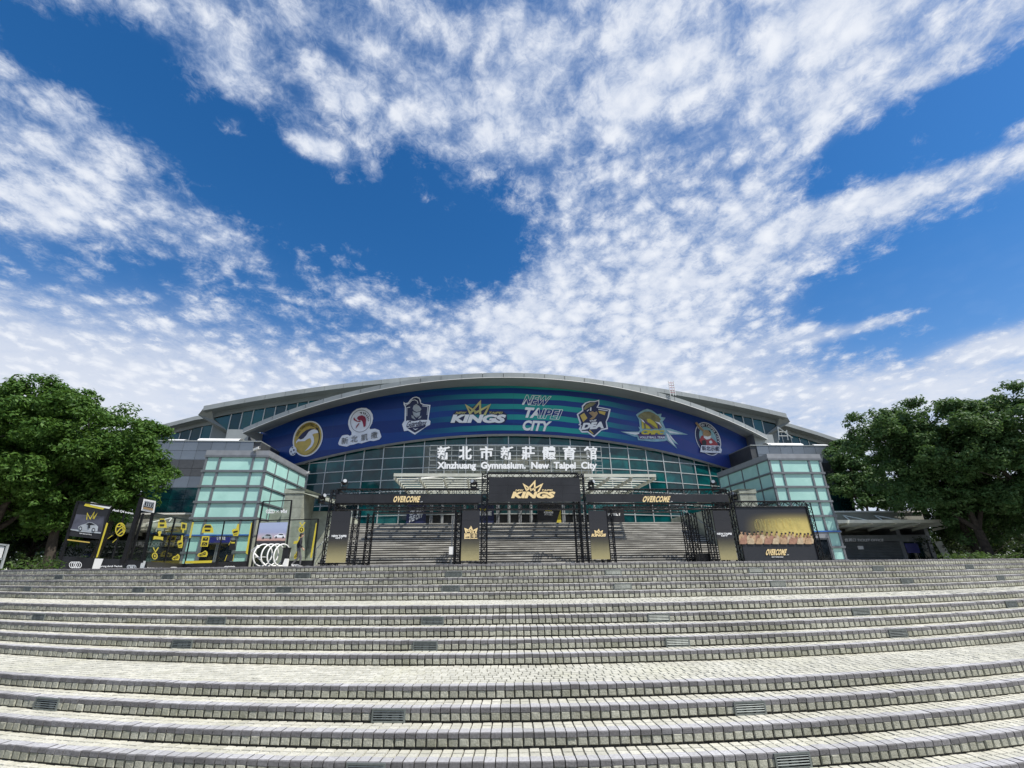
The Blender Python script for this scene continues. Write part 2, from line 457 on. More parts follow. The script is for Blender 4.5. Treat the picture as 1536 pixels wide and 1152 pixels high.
def mat_fade(name, stops, z0, z1, rough=.45, scale=1.0):
    """printed or screen picture whose colour runs with height (object coordinates)"""
    m = bpy.data.materials.new(name); m.use_nodes = True; g = NT(m.node_tree); b = m.node_tree.nodes['Principled BSDF']
    tcn = g.n('ShaderNodeTexCoord').outputs['Object']; s = g.n('ShaderNodeSeparateXYZ'); g.link(tcn, s.inputs[0])
    v = g.mrange(s.outputs['Z'], z0, z1, 0, 1, 'LINEAR')
    v = g.math('ADD', v, g.math('MULTIPLY', g.math('SUBTRACT', g.noise(tcn, 3, 3), .5), .06))
    g.link(g.ramp(v, stops), b.inputs['Base Color']); b.inputs['Roughness'].default_value = rough
    return m
M = {}
M['mortar'] = mat('mortar', (.080, .074, .060), .95, var=.2, scale=6, bump=.4)
M['riser'] = mat_piece('riser_stone', (.35, .35, .29), (.54, .54, .455), moss=(.19, .195, .125), bump=1.0, bscale=55)
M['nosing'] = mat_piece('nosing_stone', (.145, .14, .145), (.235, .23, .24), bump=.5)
M['nosing_top'] = mat_piece('pale_nosing_top', (.42, .415, .425), (.53, .525, .535), bump=.35)
M['paver'] = mat_piece('paver_stone', (.50, .49, .42), (.66, .645, .56), moss=(.50, .49, .38), bump=.3)
M['paving'] = mat('plaza_paving', (.42, .41, .37), .85, var=.15, scale=.7, bump=.3)
M['ground'] = mat('ground', (.16, .17, .12), .95, var=.3, scale=.05)
M['vent'] = mat('vent_metal', (.21, .235, .225), .45, .4, var=.15, scale=8)
M['dark'] = mat('dark_void', (.012, .013, .014), .8)
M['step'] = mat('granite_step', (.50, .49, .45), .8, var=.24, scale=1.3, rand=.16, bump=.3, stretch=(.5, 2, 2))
M['step_riser'] = mat('shadow_gap_riser', (.035, .035, .032), .9, var=.25, scale=2)  # shadow gaps under the treads are put into this dark colour
M['tile_wall'] = mat('stone_cladding', (.37, .395, .325), .7, var=.16, scale=1.5, rand=.09, bump=.15)
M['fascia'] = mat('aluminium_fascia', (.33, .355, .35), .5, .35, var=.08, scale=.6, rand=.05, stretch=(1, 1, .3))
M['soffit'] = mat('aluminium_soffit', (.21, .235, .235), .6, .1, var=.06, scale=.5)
M['frame'] = mat('window_frame_metal', (.50, .53, .52), .45, .45, var=.06)
M['tower_frame'] = mat('tower_frame_metal', (.21, .225, .24), .45, .4, var=.08)
M['tower_cap'] = mat('tower_cap_metal', (.33, .345, .365), .5, .4, var=.08)
M['cladding'] = mat('grey_wall_cladding', (.16, .19, .225), .45, .3, var=.06, rand=.14, scale=.8)
M['cladding_dark'] = mat('dark_wall_cladding', (.075, .08, .085), .5, .2, var=.1, rand=.12)
M['pane'] = mat_pane('teal_glass', (.002, .030, .036), .04, .5, .50, (.003, .078, .080), wave=.06)
M['pane_clear'] = mat_pane('clerestory_glass', (.006, .085, .135), .05, .4, .45, (.004, .080, .092), wave=.05)
M['pane_grey'] = mat_pane('grey_glass', (.19, .195, .165), .10, .3, .2, (.10, .12, .11), wave=.06)
M['pane_tower'] = mat_pane('frosted_aqua_glass', (.43, .71, .64), .26, .45, .07, (.36, .62, .56), coat=.2)
M['pane_dark'] = mat_pane('dark_glass', (.003, .012, .018), .05, .35, .4, (.003, .035, .035), wave=.05)
M['door_glass'] = mat_pane('door_glass', (.008, .012, .018), .05, .7, .4)
M['clear'] = mat_clear('booth_glass', (.80, .86, .83), .09)
M['black'] = mat('black_metal', (.016, .016, .018), .4, .3, var=.2)
M['truss'] = mat('black_truss', (.035, .036, .042), .28, .75, var=.2, scale=9)
M['white'] = mat('white_paint', (.78, .78, .76), .45, var=.04)
M['canopy'] = mat('cream_canopy_metal', (.60, .61, .52), .45, var=.08, rand=.06)
M['letter_white'] = mat('white_letters', (.82, .83, .84), .35, var=.03)
M['yellow'] = mat('yellow_print', (.62, .52, .05), .45, var=.06)
M['gold'] = mat('gold_print', (.88, .68, .35), .45, var=.06, scale=4)
M['gold2'] = mat('crown_gold', (.58, .53, .20), .45, var=.18, scale=1.2)
M['ink'] = mat('black_print', (.014, .015, .02), .5, var=.1)
M['navy'] = mat('navy_print', (.012, .02, .085), .45, var=.15)
M['panel_black'] = mat('black_panel', (.018, .019, .023), .38, var=.25, scale=1.5, rand=.15)
M['screen'] = mat('dark_screen', (.022, .023, .027), .42, var=.2, scale=.8)
M['silver'] = mat('silver_print', (.42, .46, .50), .5, var=.15)
M['pale_blue'] = mat('pale_print', (.80, .83, .90), .45, var=.04)
M['red'] = mat('crimson_print', (.30, .01, .05), .5, var=.12)
M['red2'] = mat('red_print', (.45, .05, .06), .5, var=.12)
M['mustard'] = mat('mustard_print', (.60, .44, .10), .5, var=.08)
M['olive'] = mat('olive_print', (.27, .25, .12), .5, var=.2)
M['sky_blue'] = mat('sky_blue_print', (.30, .52, .60), .5, var=.12)
M['tan'] = mat('tan_print', (.42, .28, .14), .5, var=.12)
M['purple'] = mat('purple_print', (.10, .06, .20), .5, var=.15)
M['blue_sign'] = mat('blue_sign', (.025, .03, .20), .4, var=.08)
M['blue_line'] = mat('blue_strip', (.03, .17, .62), .4)
M['shutter'] = mat('shutter_metal', (.16, .175, .175), .55, .3, var=.1, rand=.06)
M['concrete'] = mat('concrete', (.36, .36, .32), .85, var=.15, scale=1.2, bump=.2)
M['bark'] = mat('bark', (.055, .045, .034), .95, var=.25, scale=6, bump=.8, bscale=14)

# ------------------------------------------------------------------ ground, plaza, the grand stairs
SY = [11.66, 11.325, 10.99, 10.66, 10.325, 8.98, 8.645, 8.31, 7.98, 7.645, 6.44, 6.105, 5.77, 5.435, 5.10, 4.765]
SX, RISE, NS = -0.144, 0.14, 16
def srad(y): return 26.25 + 1.83 * (y - 6.44)
def spt(k_y, ang, r_off=0.0, z=0.0):
    """point on the arc whose foremost point is at distance k_y"""
    r = srad(k_y); return Vector((SX + (r + r_off) * math.sin(ang), k_y + r - (r + r_off) * math.cos(ang), z))
def sang(y, x):
    return math.asin(max(-.999, min(.999, (x - SX) / srad(y))))
XW = 21.0
REC = .014                                              # mortar lies this far behind the stone faces
mb = MB(); NA = 90
for k in range(NS):
    rows = []
    for dz, ro in ((-RISE - .02, -REC), (-RISE * 0 - REC, -REC)):
        rows.append([spt(SY[k], sang(SY[k], -XW + 2*XW*i/NA), ro, -RISE * k + dz) for i in range(NA + 1)])
    if k > 0: rows.append([spt(SY[k-1], sang(SY[k-1], -XW + 2*XW*i/NA), -.06, -RISE * k - REC) for i in range(NA + 1)])
    mb.grid(rows)
stairs = top('grand_stairs', mb, M['mortar'], 'wide curved flight of tiled steps with two landings', None, kind='structure', frame=FW)
mb = MB()
arc = [spt(SY[0], sang(SY[0], -XW + 2*XW*i/NA), -.10, -.006) for i in range(NA + 1)]
far = [Vector((p.x * 4.2, 95, -.006)) for p in arc]
mid = [Vector((p.x * 1.7, 30, -.006)) for p in arc]
mb.grid([arc, mid, far])
plaza = top('plaza', mb, M['paving'], 'paved plaza at the top of the stairs', None, kind='structure', frame=FW)
mb = MB(); zg = -RISE * NS
for (x0, x1, y0, y1) in ((-3000, 3000, -3000, 3000),): mb.add([(x0, y0, zg), (x1, y0, zg), (x1, y1, zg), (x0, y1, zg)], [(0, 1, 2, 3)])
ground = top('ground', mb, M['ground'], None, None, kind='structure', frame=FW)
# the banks that carry the plaza at both sides of the stairs
for sx in (-1, 1):
    mb = MB()
    pts = [Vector((sx * XW * .98, SY[15] + srad(SY[15]) - math.sqrt(srad(SY[15])**2 - XW**2) , 0)), Vector((sx * 90, 8, 0)), Vector((sx * 90, 95, 0)), Vector((sx * XW * .98, 95, 0))]
    pts = [Vector((p.x, p.y, zg)) for p in pts]
    mb.prism(pts, (0, 0, -zg - .02))
    top('terrace', mb, M['paving'], None, None, kind='structure', frame=FW)

# --- stones: riser tiles, edge blocks, paving bricks
def tmpl_tile(w, h, d, b):
    o = [(-w/2, 0, -h/2), (w/2, 0, -h/2), (w/2, 0, h/2), (-w/2, 0, h/2)]
    i = [(-w/2 + b, d, -h/2 + b), (w/2 - b, d, -h/2 + b), (w/2 - b, d, h/2 - b), (-w/2 + b, d, h/2 - b)]
    c = [(0, d * 1.06, 0)]
    return np.array(o + i + c, float), [(0, 1, 5, 4), (1, 2, 6, 5), (2, 3, 7, 6), (3, 0, 4, 7), (4, 5, 8), (5, 6, 8), (6, 7, 8), (7, 4, 8)]
def tmpl_block(w, dep, h, c):
    """edge block: x along the step, y outward (0 = mortar face of the riser), z up (0 = mortar bed of the tread)"""
    prof = [(-dep, 0), (-dep, REC), (REC - c, REC), (REC, REC - c), (REC, -h), (0, -h)]
    v = [(x, y, z) for x in (-w/2, w/2) for y, z in prof]; n = len(prof)
    f = [tuple(range(n)), tuple(reversed(range(n, 2*n)))] + [(i, i+n, (i+1) % n + n, (i+1) % n) for i in range(n - 1)]
    return np.array(v, float), f
def tmpl_brick(w, dep, h, b):
    o = [(-w/2, -dep/2, 0), (w/2, -dep/2, 0), (w/2, dep/2, 0), (-w/2, dep/2, 0)]
    i = [(-w/2 + b, -dep/2 + b, h), (w/2 - b, -dep/2 + b, h), (w/2 - b, dep/2 - b, h), (-w/2 + b, dep/2 - b, h)]
    return np.array(o + i, float), [(0, 1, 5, 4), (1, 2, 6, 5), (2, 3, 7, 6), (3, 0, 4, 7), (4, 5, 6, 7)]
PIT, XT = .114, 18.0
TILE, BLOCK, BRICK = tmpl_tile(.099, .080, REC, .009), tmpl_block(.1035, .10, .036, .008), tmpl_brick(.1015, .101, REC, .004)
rs = np.random.default_rng(5)
inst = {'riser_tile': [], 'edge_block': [], 'paving_brick': []}
for k in range(NS):
    y, r, z = SY[k], srad(SY[k]), -RISE * k
    da = PIT / r; n = int(sang(y, XT) / da); ph = rs.random() * da
    for i in range(-n, n + 1):
        a = i * da + ph
        inst['riser_tile'].append((y, a, -REC, z - .088, 0)); inst['edge_block'].append((y, a, -REC, z - REC, 0))
    # tread in front of riser k-1 (behind the nosing of k)
    if k == 0: continue
    gap = SY[k-1] - SY[k]; rows = max(2, round((gap - .10) / .114))
    rows = 2 if gap < .5 else rows; pd = (gap - .115) / rows
    for j in range(rows):
        ro = .108 + pd * (j + .5); st = 0 if gap < .5 else (.5 if (j // 2) % 2 else 0) + .12 * math.sin(j * 1.3)
        for i in range(-n, n + 1):
            inst['paving_brick'].append((y, (i + st) * da + ph, -ro, z - REC, pd / .114))
def place(e, jit=True):
    y, a, ro, z, sy = e
    p = spt(y, a, ro, z)
    m = T(*p) @ Matrix(((math.cos(a), math.sin(a), 0, 0), (math.sin(a), -math.cos(a), 0, 0), (0, 0, 1, 0), (0, 0, 0, 1)))
    return m
def in_view(p):
    d = p - EYE_P; f = d.dot(CAM_F)
    if f < .3: return False
    return abs(d.dot(CAM_R) / f * F_PX) < 766 and abs(d.dot(CAM_U) / f * F_PX) < 574
def paler_tops(me):
    """upward faces of an edge block take the paler stone"""
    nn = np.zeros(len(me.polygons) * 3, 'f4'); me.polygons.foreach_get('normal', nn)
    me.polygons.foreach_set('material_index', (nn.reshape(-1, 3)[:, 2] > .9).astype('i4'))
for nm, tm, mt in (('riser_tile', TILE, 'riser'), ('edge_block', BLOCK, 'nosing'), ('paving_brick', BRICK, 'paver')):
    L = [(e, place(e)) for e in inst[nm]]
    ranked = sorted([q for q in L if in_view(q[1].translation)], key=lambda q: (q[1].translation - EYE_P).length)
    near = ranked[:300]; nset = set(id(q) for q in near); rest = [q for q in L if id(q) not in nset]
    tv, tf = tm
    # a few slightly different stones, shared between the near ones
    variants = []
    for v in range(6):
        vv = tv.copy(); vv[:, 1 if nm != 'paving_brick' else 2] *= 1 + rs.uniform(-.18, .18); vv[:, 0] += vv[:, 2] * rs.uniform(-.03, .03)
        vv += rs.normal(0, .0008, vv.shape)
        b = MB(); b.add(vv.tolist(), tf); me = to_mesh(nm, b, M[mt]); variants.append(me)
        if nm == 'edge_block': me.materials.append(M['nosing_top']); paler_tops(me)
    for e, m in near:
        s = e[4] if nm == 'paving_brick' else 1
        piece(nm, variants[rs.integers(6)], stairs, m @ T(0, rs.normal(0, .0018), rs.normal(0, .0013)) @ RZ(rs.normal(0, .008)) @ SC(1, s, 1), frame=FW)
    N = len(rest); A = np.array([np.array(m) for e, m in rest]); S = np.array([e[4] if nm == 'paving_brick' else 1 for e, m in rest])
    vv = np.repeat(tv[None], N, 0); vv[:, :, 1] *= S[:, None]
    if nm == 'riser_tile': vv[:, :, 1] *= rs.uniform(.7, 1.3, (N, 1))
    vv += rs.normal(0, .0008, vv.shape); vv[:, :, 1] += rs.normal(0, .0018, (N, 1)); vv[:, :, 2] += rs.normal(0, .0013, (N, 1)) + vv[:, :, 0] * rs.normal(0, .02, (N, 1))
    W4 = np.concatenate([vv, np.ones((N, len(tv), 1))], 2)
    P3 = np.einsum('nij,nkj->nki', A, W4)[:, :, :3].reshape(-1, 3)
    nv = len(tv); fs = [tuple(q + j * nv for q in f) for j in range(N) for f in tf]
    me = bpy.data.meshes.new(nm + 's'); me.from_pydata(P3.tolist(), [], fs); me.materials.append(M[mt])
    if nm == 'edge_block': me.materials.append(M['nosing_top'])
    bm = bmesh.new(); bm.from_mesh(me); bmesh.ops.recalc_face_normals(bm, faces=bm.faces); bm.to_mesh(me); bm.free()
    if nm == 'edge_block': paler_tops(me)
    at = me.attributes.new('tone', 'FLOAT', 'POINT')
    at.data.foreach_set('value', np.repeat(rs.uniform(.01, 1, N), nv).astype('f4'))
    o = bpy.data.objects.new(nm, me); C.objects.link(o); o.parent = stairs; WM[o] = FW; o['kind'] = 'stuff'

# --- louvred vents set into the risers
VENTS = {1: [(89, 865, 'under the booth at far left'), (252, 867, 'below the basketball glass panel'), (454, 866, 'below the walking person'), (681, 861, 'below the left middle screen column'),
             (920, 860, 'below the right middle screen column'), (1134, 858, 'below the team photo wall'), (1318, 856, 'below the right ticket office'), (1455, 853, 'below the right hand trees')],
         3: [(42, 883, 'at the far left end'), (208, 887, 'left of the white lime stains'), (426, 887, 'below the ring sculpture'), (676, 883, 'left of the middle'), (934, 881, 'right of the middle'), (1167, 878, 'beneath the photo wall'),
             (1361, 875, 'right of the glass tower'), (1501, 868, 'at the far right end')],
         6: [(58, 927, 'at the far left'), (325, 932, 'left of centre'), (649, 931, 'near the middle'), (988, 927, 'right of the middle'), (1291, 918, 'towards the right'), (1516, 905, 'at the far right')],
         8: [(273, 969, 'towards the left'), (638, 970, 'left of the middle'), (1016, 962, 'right of the middle'), (1347, 951, 'towards the right')],
         11: [(70, 1058, 'at the left edge'), (583, 1074, 'left of the middle'), (1125, 1065, 'right of the middle')],
         13: [(549, 1150, 'left of the middle'), (1189, 1142, 'right of the middle')]}
ORD = {1: 'second step from top', 3: 'fourth step from top', 6: 'second step under upper landing', 8: 'fourth step under upper landing', 11: 'second step under wide landing', 13: 'fourth step under wide landing'}
vproto = None
for k, L in VENTS.items():
    for px, py, where in L:
        y = SY[k]; r = srad(y); d = ray(px, py); ox, oy = -SX, -(y + r)
        a = d.x**2 + d.y**2; b = 2*(ox*d.x + oy*d.y); c = ox*ox + oy*oy - r*r
        t = (-b - math.sqrt(b*b - 4*a*c)) / (2*a); p = EYE_P + d * t
        ang = math.atan2(p.x - SX, y + r - p.y)
        mw = T(*spt(y, ang, .004, -RISE * k - .074)) @ RZ(ang)
        lab = 'louvred vent on %s, %s' % (ORD[k], where)
        if vproto is None:
            vproto = thing('step_vent', lab, 'vent', (0, 0, 0), 'louvred vents set into the step risers', FW)
            W2, H2 = .195, .067
            fb = MB().box(-W2, W2, -.012, .012, H2 - .018, H2).box(-W2, W2, -.012, .012, -H2, -H2 + .018).box(-W2, -W2 + .02, -.0115, .012, -H2 + .018, H2 - .018).box(W2 - .02, W2, -.0115, .012, -H2 + .018, H2 - .018)
            part('frame', fb, M['vent'], vproto, FW)
            part('backing', MB().box(-W2 + .02, W2 - .02, .006, .010, -H2 + .018, H2 - .018), M['dark'], vproto, FW)
            sm = to_mesh('slat', MB().box(-W2 + .021, W2 - .021, -.010, .010, -.004, .004), M['vent'])
            for j in range(4): piece('slat', sm, vproto, T(0, -.001, -.034 + j * .0227) @ RX(R(-32)), FW)
            vproto.matrix_world = mw; WM[vproto] = mw
        else: copy_tree(vproto, mw, lab)

# ------------------------------------------------------------------ the gymnasium
gym = thing('gymnasium', 'wide gymnasium with curved teal glass front under an arched grey roof', 'building', (0, 39, 0))
S_EAVE, S_BAN, S_GL = Cyl(CR + 2.5), Cyl(CR + .36), Cyl(CR)
def interp(tab, x):
    tab = sorted(tab)
    if x <= tab[0][0]: (x0, y0), (x1, y1) = tab[0], tab[1]
    elif x >= tab[-1][0]: (x0, y0), (x1, y1) = tab[-2], tab[-1]
    else:
        i = next(i for i in range(len(tab) - 1) if tab[i][0] <= x <= tab[i+1][0]); (x0, y0), (x1, y1) = tab[i], tab[i+1]
    return y0 + (y1 - y0) * (x - x0) / (x1 - x0)
def smooth_tab(tab, n=60):
    """low order fit through measured (angle, height) pairs"""
    a = np.array(sorted(tab)); c = np.polyfit(a[:, 0], a[:, 1], 4)
    xs = np.linspace(a[0, 0], a[-1, 0], n); return [(float(x), float(np.polyval(c, x))) for x in xs]
EA_T = smooth_tab([S_EAVE.fz(*q) for q in ((365, 642), (390, 633), (427, 618), (469, 603), (511, 589.5), (560, 578), (640, 567.5), (700, 563), (778, 560.5), (850, 563), (920, 570.5), (1003, 593), (1060, 613), (1118, 637), (1150, 652))])
BN_T = smooth_tab([S_BAN.fz(*q) for q in ((371, 659), (427, 633), (490, 614), (560, 597.5), (640, 585), (680, 582), (767, 578), (850, 583), (920, 593.5), (946, 599), (1032, 621.6), (1118, 650), (1141, 661))])
BN_B = smooth_tab([S_BAN.fz(*q) for q in ((400, 708), (438.6, 697), (528, 676), (589, 665), (640, 658.5), (680, 654), (742, 651), (800, 652), (840, 655), (920, 661.5), (946, 666.5), (1032, 686), (1100, 705))])
PH0, PH1 = EA_T[0][0], EA_T[-1][0]
def ea_t(p): return interp(EA_T, p)
def ea_b(p): return ea_t(p) - .42
def bn_t(p): return interp(BN_T, p)
def bn_b(p): return interp(BN_B, p)
def frange(a, b, n): return [a + (b - a) * i / n for i in range(n + 1)]
# dark carrying wall behind glass and banner
mb = MB(); ps = frange(-.46, .46, 96)
def wall_top(p):
    if PH0 < p < PH1: return max(10.2, bn_t(p) - .02)
    return 10.2
mb.grid([[cp(p, 0, CR - .35) for p in ps], [cp(p, wall_top(p), CR - .35) for p in ps], [cp(p, wall_top(p), CR - 3) for p in ps]])
part('wall', mb, M['cladding_dark'], gym)
# roof arch: fascia panels, soffit and the shell behind
fp = frange(PH0, PH1, 30)
for a, b in zip(fp[:-1], fp[1:]):
    e = .0004; q = frange(a + e, b - e, 3); rr = CR + 2.5
    mb = MB(); mb.grid([[cp(p, ea_b(p), rr) for p in q], [cp(p, ea_t(p), rr) for p in q], [cp(p, ea_t(p), rr - .35) for p in q], [cp(p, ea_b(p), rr - .35) for p in q], [cp(p, ea_b(p), rr) for p in q]])
    part('fascia_panel', mb, M['fascia'], gym)
q = frange(PH0, PH1, 90)
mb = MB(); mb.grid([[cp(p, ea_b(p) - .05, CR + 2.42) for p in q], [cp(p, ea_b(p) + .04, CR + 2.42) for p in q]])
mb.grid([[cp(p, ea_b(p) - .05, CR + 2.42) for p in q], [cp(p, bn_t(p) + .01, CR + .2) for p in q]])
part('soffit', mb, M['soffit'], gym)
mb = MB(); mb.grid([[cp(p, ea_t(p) - .03, CR + 2.44) for p in q], [cp(p, ea_t(p) + .12, CR + 1) for p in q], [cp(p, ea_t(p) + .25, CR - 9) for p in q]])
for p in (PH0, PH1):
    mb.add([cp(p, ea_b(p) - .05, CR + 2.45), cp(p, ea_t(p), CR + 2.45), cp(p, ea_t(p), CR - 3), cp(p, ea_b(p) - 1.2, CR - 3)], [(0, 1, 2, 3)])
part('roof', mb, M['fascia'], gym)
mb = MB(); mb.grid([[cp(p, ea_b(p) - .055, CR + 2.52) for p in q], [cp(p, ea_b(p) - .01, CR + 2.52) for p in q], [cp(p, ea_b(p) - .01, CR + 2.44) for p in q]])
part('drip_edge', mb, M['white'], gym)
# glazed front
ZR = [2.90, 4.0, 5.0, 6.0, 6.98, 7.96, 8.93, 9.92, 10.92]
PW, S0 = 1.867, -.657
def sph(k): return (S0 + k * PW) / CR
unit = to_mesh('window_pane', MB().box(-.5, .5, -.03, .03, -.5, .5), M['pane'])
unit_g = to_mesh('window_pane', MB().box(-.5, .5, -.03, .03, -.5, .5), M['pane_grey'])
for k in range(-13, 14):
    a, b = sph(k), sph(k + 1); m = (a + b) / 2
    for j in range(8):
        z0, z1 = ZR[j], ZR[j+1]
        if z0 > bn_b(m) - .05 or (j == 0 and -4 <= k <= 3): continue
        sign = -4 <= k <= 3 and 3 <= j <= 6
        o = piece('window_pane', unit_g if sign else unit, gym, T(*cp(m, (z0+z1)/2, CR)) @ RZ(m + rnd.gauss(0, .008)) @ RX(rnd.gauss(0, .008)) @ SC(PW - .07, 1, z1 - z0 - .06))
for k in range(-13, 15):
    a = sph(k); zt = min(10.95, bn_b(a) + .25)
    part('mullion', MB().box(-.04, .04, -.10, .06, 2.9, zt, T(*cp(a, 0, CR)) @ RZ(a)), M['frame'], gym)
for z in ZR[1:]:
    p0 = sph(-13); p1 = sph(14)
    qq = [p for p in frange(p0, p1, 81) if bn_b(p) + .2 > z]
    if len(qq) < 2: continue
    mb = MB(); mb.grid([[cp(p, z - .035, CR + .085) for p in qq], [cp(p, z + .035, CR + .085) for p in qq], [cp(p, z + .035, CR + .0) for p in qq]])
    mb.grid([[cp(p, z - .035, CR + .0) for p in qq], [cp(p, z - .035, CR + .085) for p in qq]])
    part('transom', mb, M['frame'], gym)
mb = MB(); mb.grid([[cp(p, 2.86, CR + .12) for p in ps], [cp(p, 2.94, CR + .12) for p in ps], [cp(p, 2.94, CR - .1) for p in ps]]); part('sill', mb, M['frame'], gym)
# entrance doors: two leaves in each bay
leaf = MB().box(-.44, -.34, -.03, .03, 0, 1.98).box(.34, .44, -.03, .03, 0, 1.98).box(-.339, .339, -.03, .03, 1.84, 1.98).box(-.339, .339, -.03, .03, 0, .16)
dm = to_mesh('door', leaf, M['tower_cap']); dg = to_mesh('door_glass', MB().box(-.341, .341, -.01, .01, .159, 1.841), M['door_glass']); dh = to_mesh('handle', MB().tube((.29, -.07, .8), (.29, -.07, 1.2), .014).tube((.29, -.07, .85), (.29, -.02, .85), .01).tube((.29, -.07, 1.15), (.29, -.02, 1.15), .01), M['white'])
for k in range(-4, 4):
    for h in (.25, .75):
        m = sph(k) + h * PW / CR
        d = piece('door', dm, gym, T(*cp(m, 2.96, CR + .02)) @ RZ(m)); 
        piece('glass', dg, d, T(*cp(m, 2.96, CR + .02)) @ RZ(m)); piece('handle', dh, d, T(*cp(m, 2.96, CR + .02)) @ RZ(m))
# banner with the club emblems
ban = thing('roof_banner', 'long blue arched banner with club emblems under the roof edge', 'banner', tuple(cp(0, 10.6, CR + .36)))
bq = frange(BN_T[0][0], BN_T[-1][0], 120); nz = 8
def bm_material():
    m = bpy.data.materials.new('banner_print'); m.use_nodes = True; g = NT(m.node_tree); b = m.node_tree.nodes['Principled BSDF']
    geo = g.n('ShaderNodeTexCoord').outputs['Object']; s = g.n('ShaderNodeSeparateXYZ'); g.link(geo, s.inputs[0]); x, z = s.outputs['X'], s.outputs['Z']
    # printed stripes, bent slightly with the arch
    zz_ = g.math('ADD', z, g.math('MULTIPLY', g.math('MULTIPLY', x, x), .0042))
    zz_ = g.math('ADD', zz_, g.math('MULTIPLY', g.math('SUBTRACT', g.noise(geo, .16, 2), .5), .4))
    saw = g.math('FRACT', g.math('DIVIDE', zz_, 1.02))
    st = g.math('MULTIPLY', g.math('GREATER_THAN', saw, .52), 1)
    fade = g.mrange(g.math('ABSOLUTE', g.math('SUBTRACT', x, 1.0)), 3.5, 12.5, 1, 0)
    teal = g.mix(g.mrange(x, -9, 3.5, 0, 1), (.0, .12, .20, 1), (.018, .35, .30, 1))
    base = g.mix(g.mrange(x, -2, 16, 0, 1), (.003, .026, .165, 1), (.034, .056, .25, 1))  # right end paler: sheen of the sky put into the cloth colour
    # wider, fainter bands towards both ends
    saw2 = g.math('FRACT', g.math('DIVIDE', g.math('ADD', zz_, g.math('MULTIPLY', x, .10)), 2.3))
    base = g.mix(g.math('MULTIPLY', g.mrange(saw2, .5, .54, 0, 1), .55), base, (.005, .055, .27, 1))
    cc = g.mix(g.math('MULTIPLY', st, fade), base, teal)
    # joints of the cloth lengths
    j = g.math('FRACT', g.math('DIVIDE', g.math('ADD', x, 100.7), 3.35))
    cc = g.mix(g.math('MULTIPLY', g.math('LESS_THAN', j, .012), .35), cc, (.02, .08, .16, 1))
    cc = g.mix(g.math('MULTIPLY', g.noise(geo, .45, 4, .6), .16), cc, (.02, .07, .22, 1))
    g.link(cc, b.inputs['Base Color']); b.inputs['Roughness'].default_value = .38; b.inputs['Specular IOR Level'].default_value = .3
    bn = g.n('ShaderNodeBump'); bn.inputs['Strength'].default_value = .25; bn.inputs['Distance'].default_value = .08
    g.link(g.noise(geo, .7, 3, .5), bn.inputs['Height']); g.link(bn.outputs[0], b.inputs['Normal'])
    return m
mb = MB()
def ban_rows(r): return [[cp(p, bn_b(p) + (bn_t(p) - bn_b(p)) * j / nz, r) for p in bq] for j in range(nz + 1)]
mb.grid(ban_rows(CR + .36)); mb.grid([[cp(p, bn_b(p), CR + .36) for p in bq], [cp(p, bn_b(p), CR + .1) for p in bq]])
for p in (bq[0], bq[-1]): mb.add([cp(p, bn_b(p), CR + .36), cp(p, bn_t(p), CR + .36), cp(p, bn_t(p), CR + .1), cp(p, bn_b(p), CR + .1)], [(0, 1, 2, 3)])
part('cloth', mb, bm_material(), ban)
mb = MB(); mb.grid([[cp(p, bn_b(p) - .16, CR + .30) for p in bq], [cp(p, bn_b(p) + .02, CR + .40) for p in bq], [cp(p, bn_b(p) + .04, CR + .3) for p in bq]]); part('lower_rail', mb, M['tower_frame'], ban)
SB = S_BAN
def emb(name, label): 
    o = part(name, MB(), None, ban); o['label'] = label; return o
def lay(nm, polys, m, par, L): return part(nm, flat(polys, SB, .03 + .022 * L, .02), M[m], par)
# 1 golden disc with a white bird
k1 = 80 / 1229
def z1(pts): return zoomed(pts, 420, 620, k1)
e = part('bird_emblem', flat([z1(ell(640, 585, 330, 425, 24, 40))], SB, .03, .02), M['pale_blue'], ban)
lay('disc', [z1(ell(640, 585, 300, 395, 24, 40))], 'mustard', e, 1)
lay('crescent', [z1(ell(640, 600, 262, 355, 24, 40, -75, 130) + ell(622, 610, 255, 345, 24, 40, -70, 125)[::-1])], 'ink', e, 2)
lay('bird', [z1([(370, 700), (375, 640), (420, 590), (480, 605), (540, 580), (600, 510), (650, 430), (710, 385), (790, 365), (860, 395), (905, 440), (850, 455), (790, 465), (745, 490), (780, 560), (785, 660), (740, 760), (660, 830), (560, 880), (640, 800), (705, 720), (725, 640), (700, 570), (640, 590), (570, 640), (480, 645), (410, 650)])], 'pale_blue', e, 2)
lay('bird_back', [z1([(375, 640), (440, 540), (520, 450), (600, 390), (700, 352), (800, 352), (720, 382), (655, 425), (605, 505), (540, 575), (480, 600), (430, 575)])], 'navy', e, 3)
lay('ball', [z1(ell(298, 868, 85, 108, 15, 24))], 'pale_blue', e, 2)
lay('ball_patch', [z1(ell(318, 845, 22, 26, 0, 6)), z1(ell(255, 880, 14, 24, 0, 6)), z1(ell(300, 940, 24, 12, 0, 6)), z1(ell(345, 920, 14, 20, 0, 6)), z1(ell(285, 790, 22, 12, 0, 6))], 'navy', e, 3)
def arcwarp(cx, cy, rx, ry, rot, a0, a1, h, Z):
    def f(u, v):
        t = R(a0 + (a1 - a0) * u); k = 1 - h * v; c, s = math.cos(R(rot)), math.sin(R(rot)); x, y = rx*k*math.cos(t), ry*k*math.sin(t)
        return Z([(cx + x*c - y*s, cy + x*s + y*c)])[0]
    return f
part('lettering', lettering('HANG YUAN FOOTBALL CLUB', (0, 0, 1, 1), SB, .08, .012, warp=arcwarp(640, 585, 288, 375, 24, 172, 300, .20, z1)), M['ink'], e)
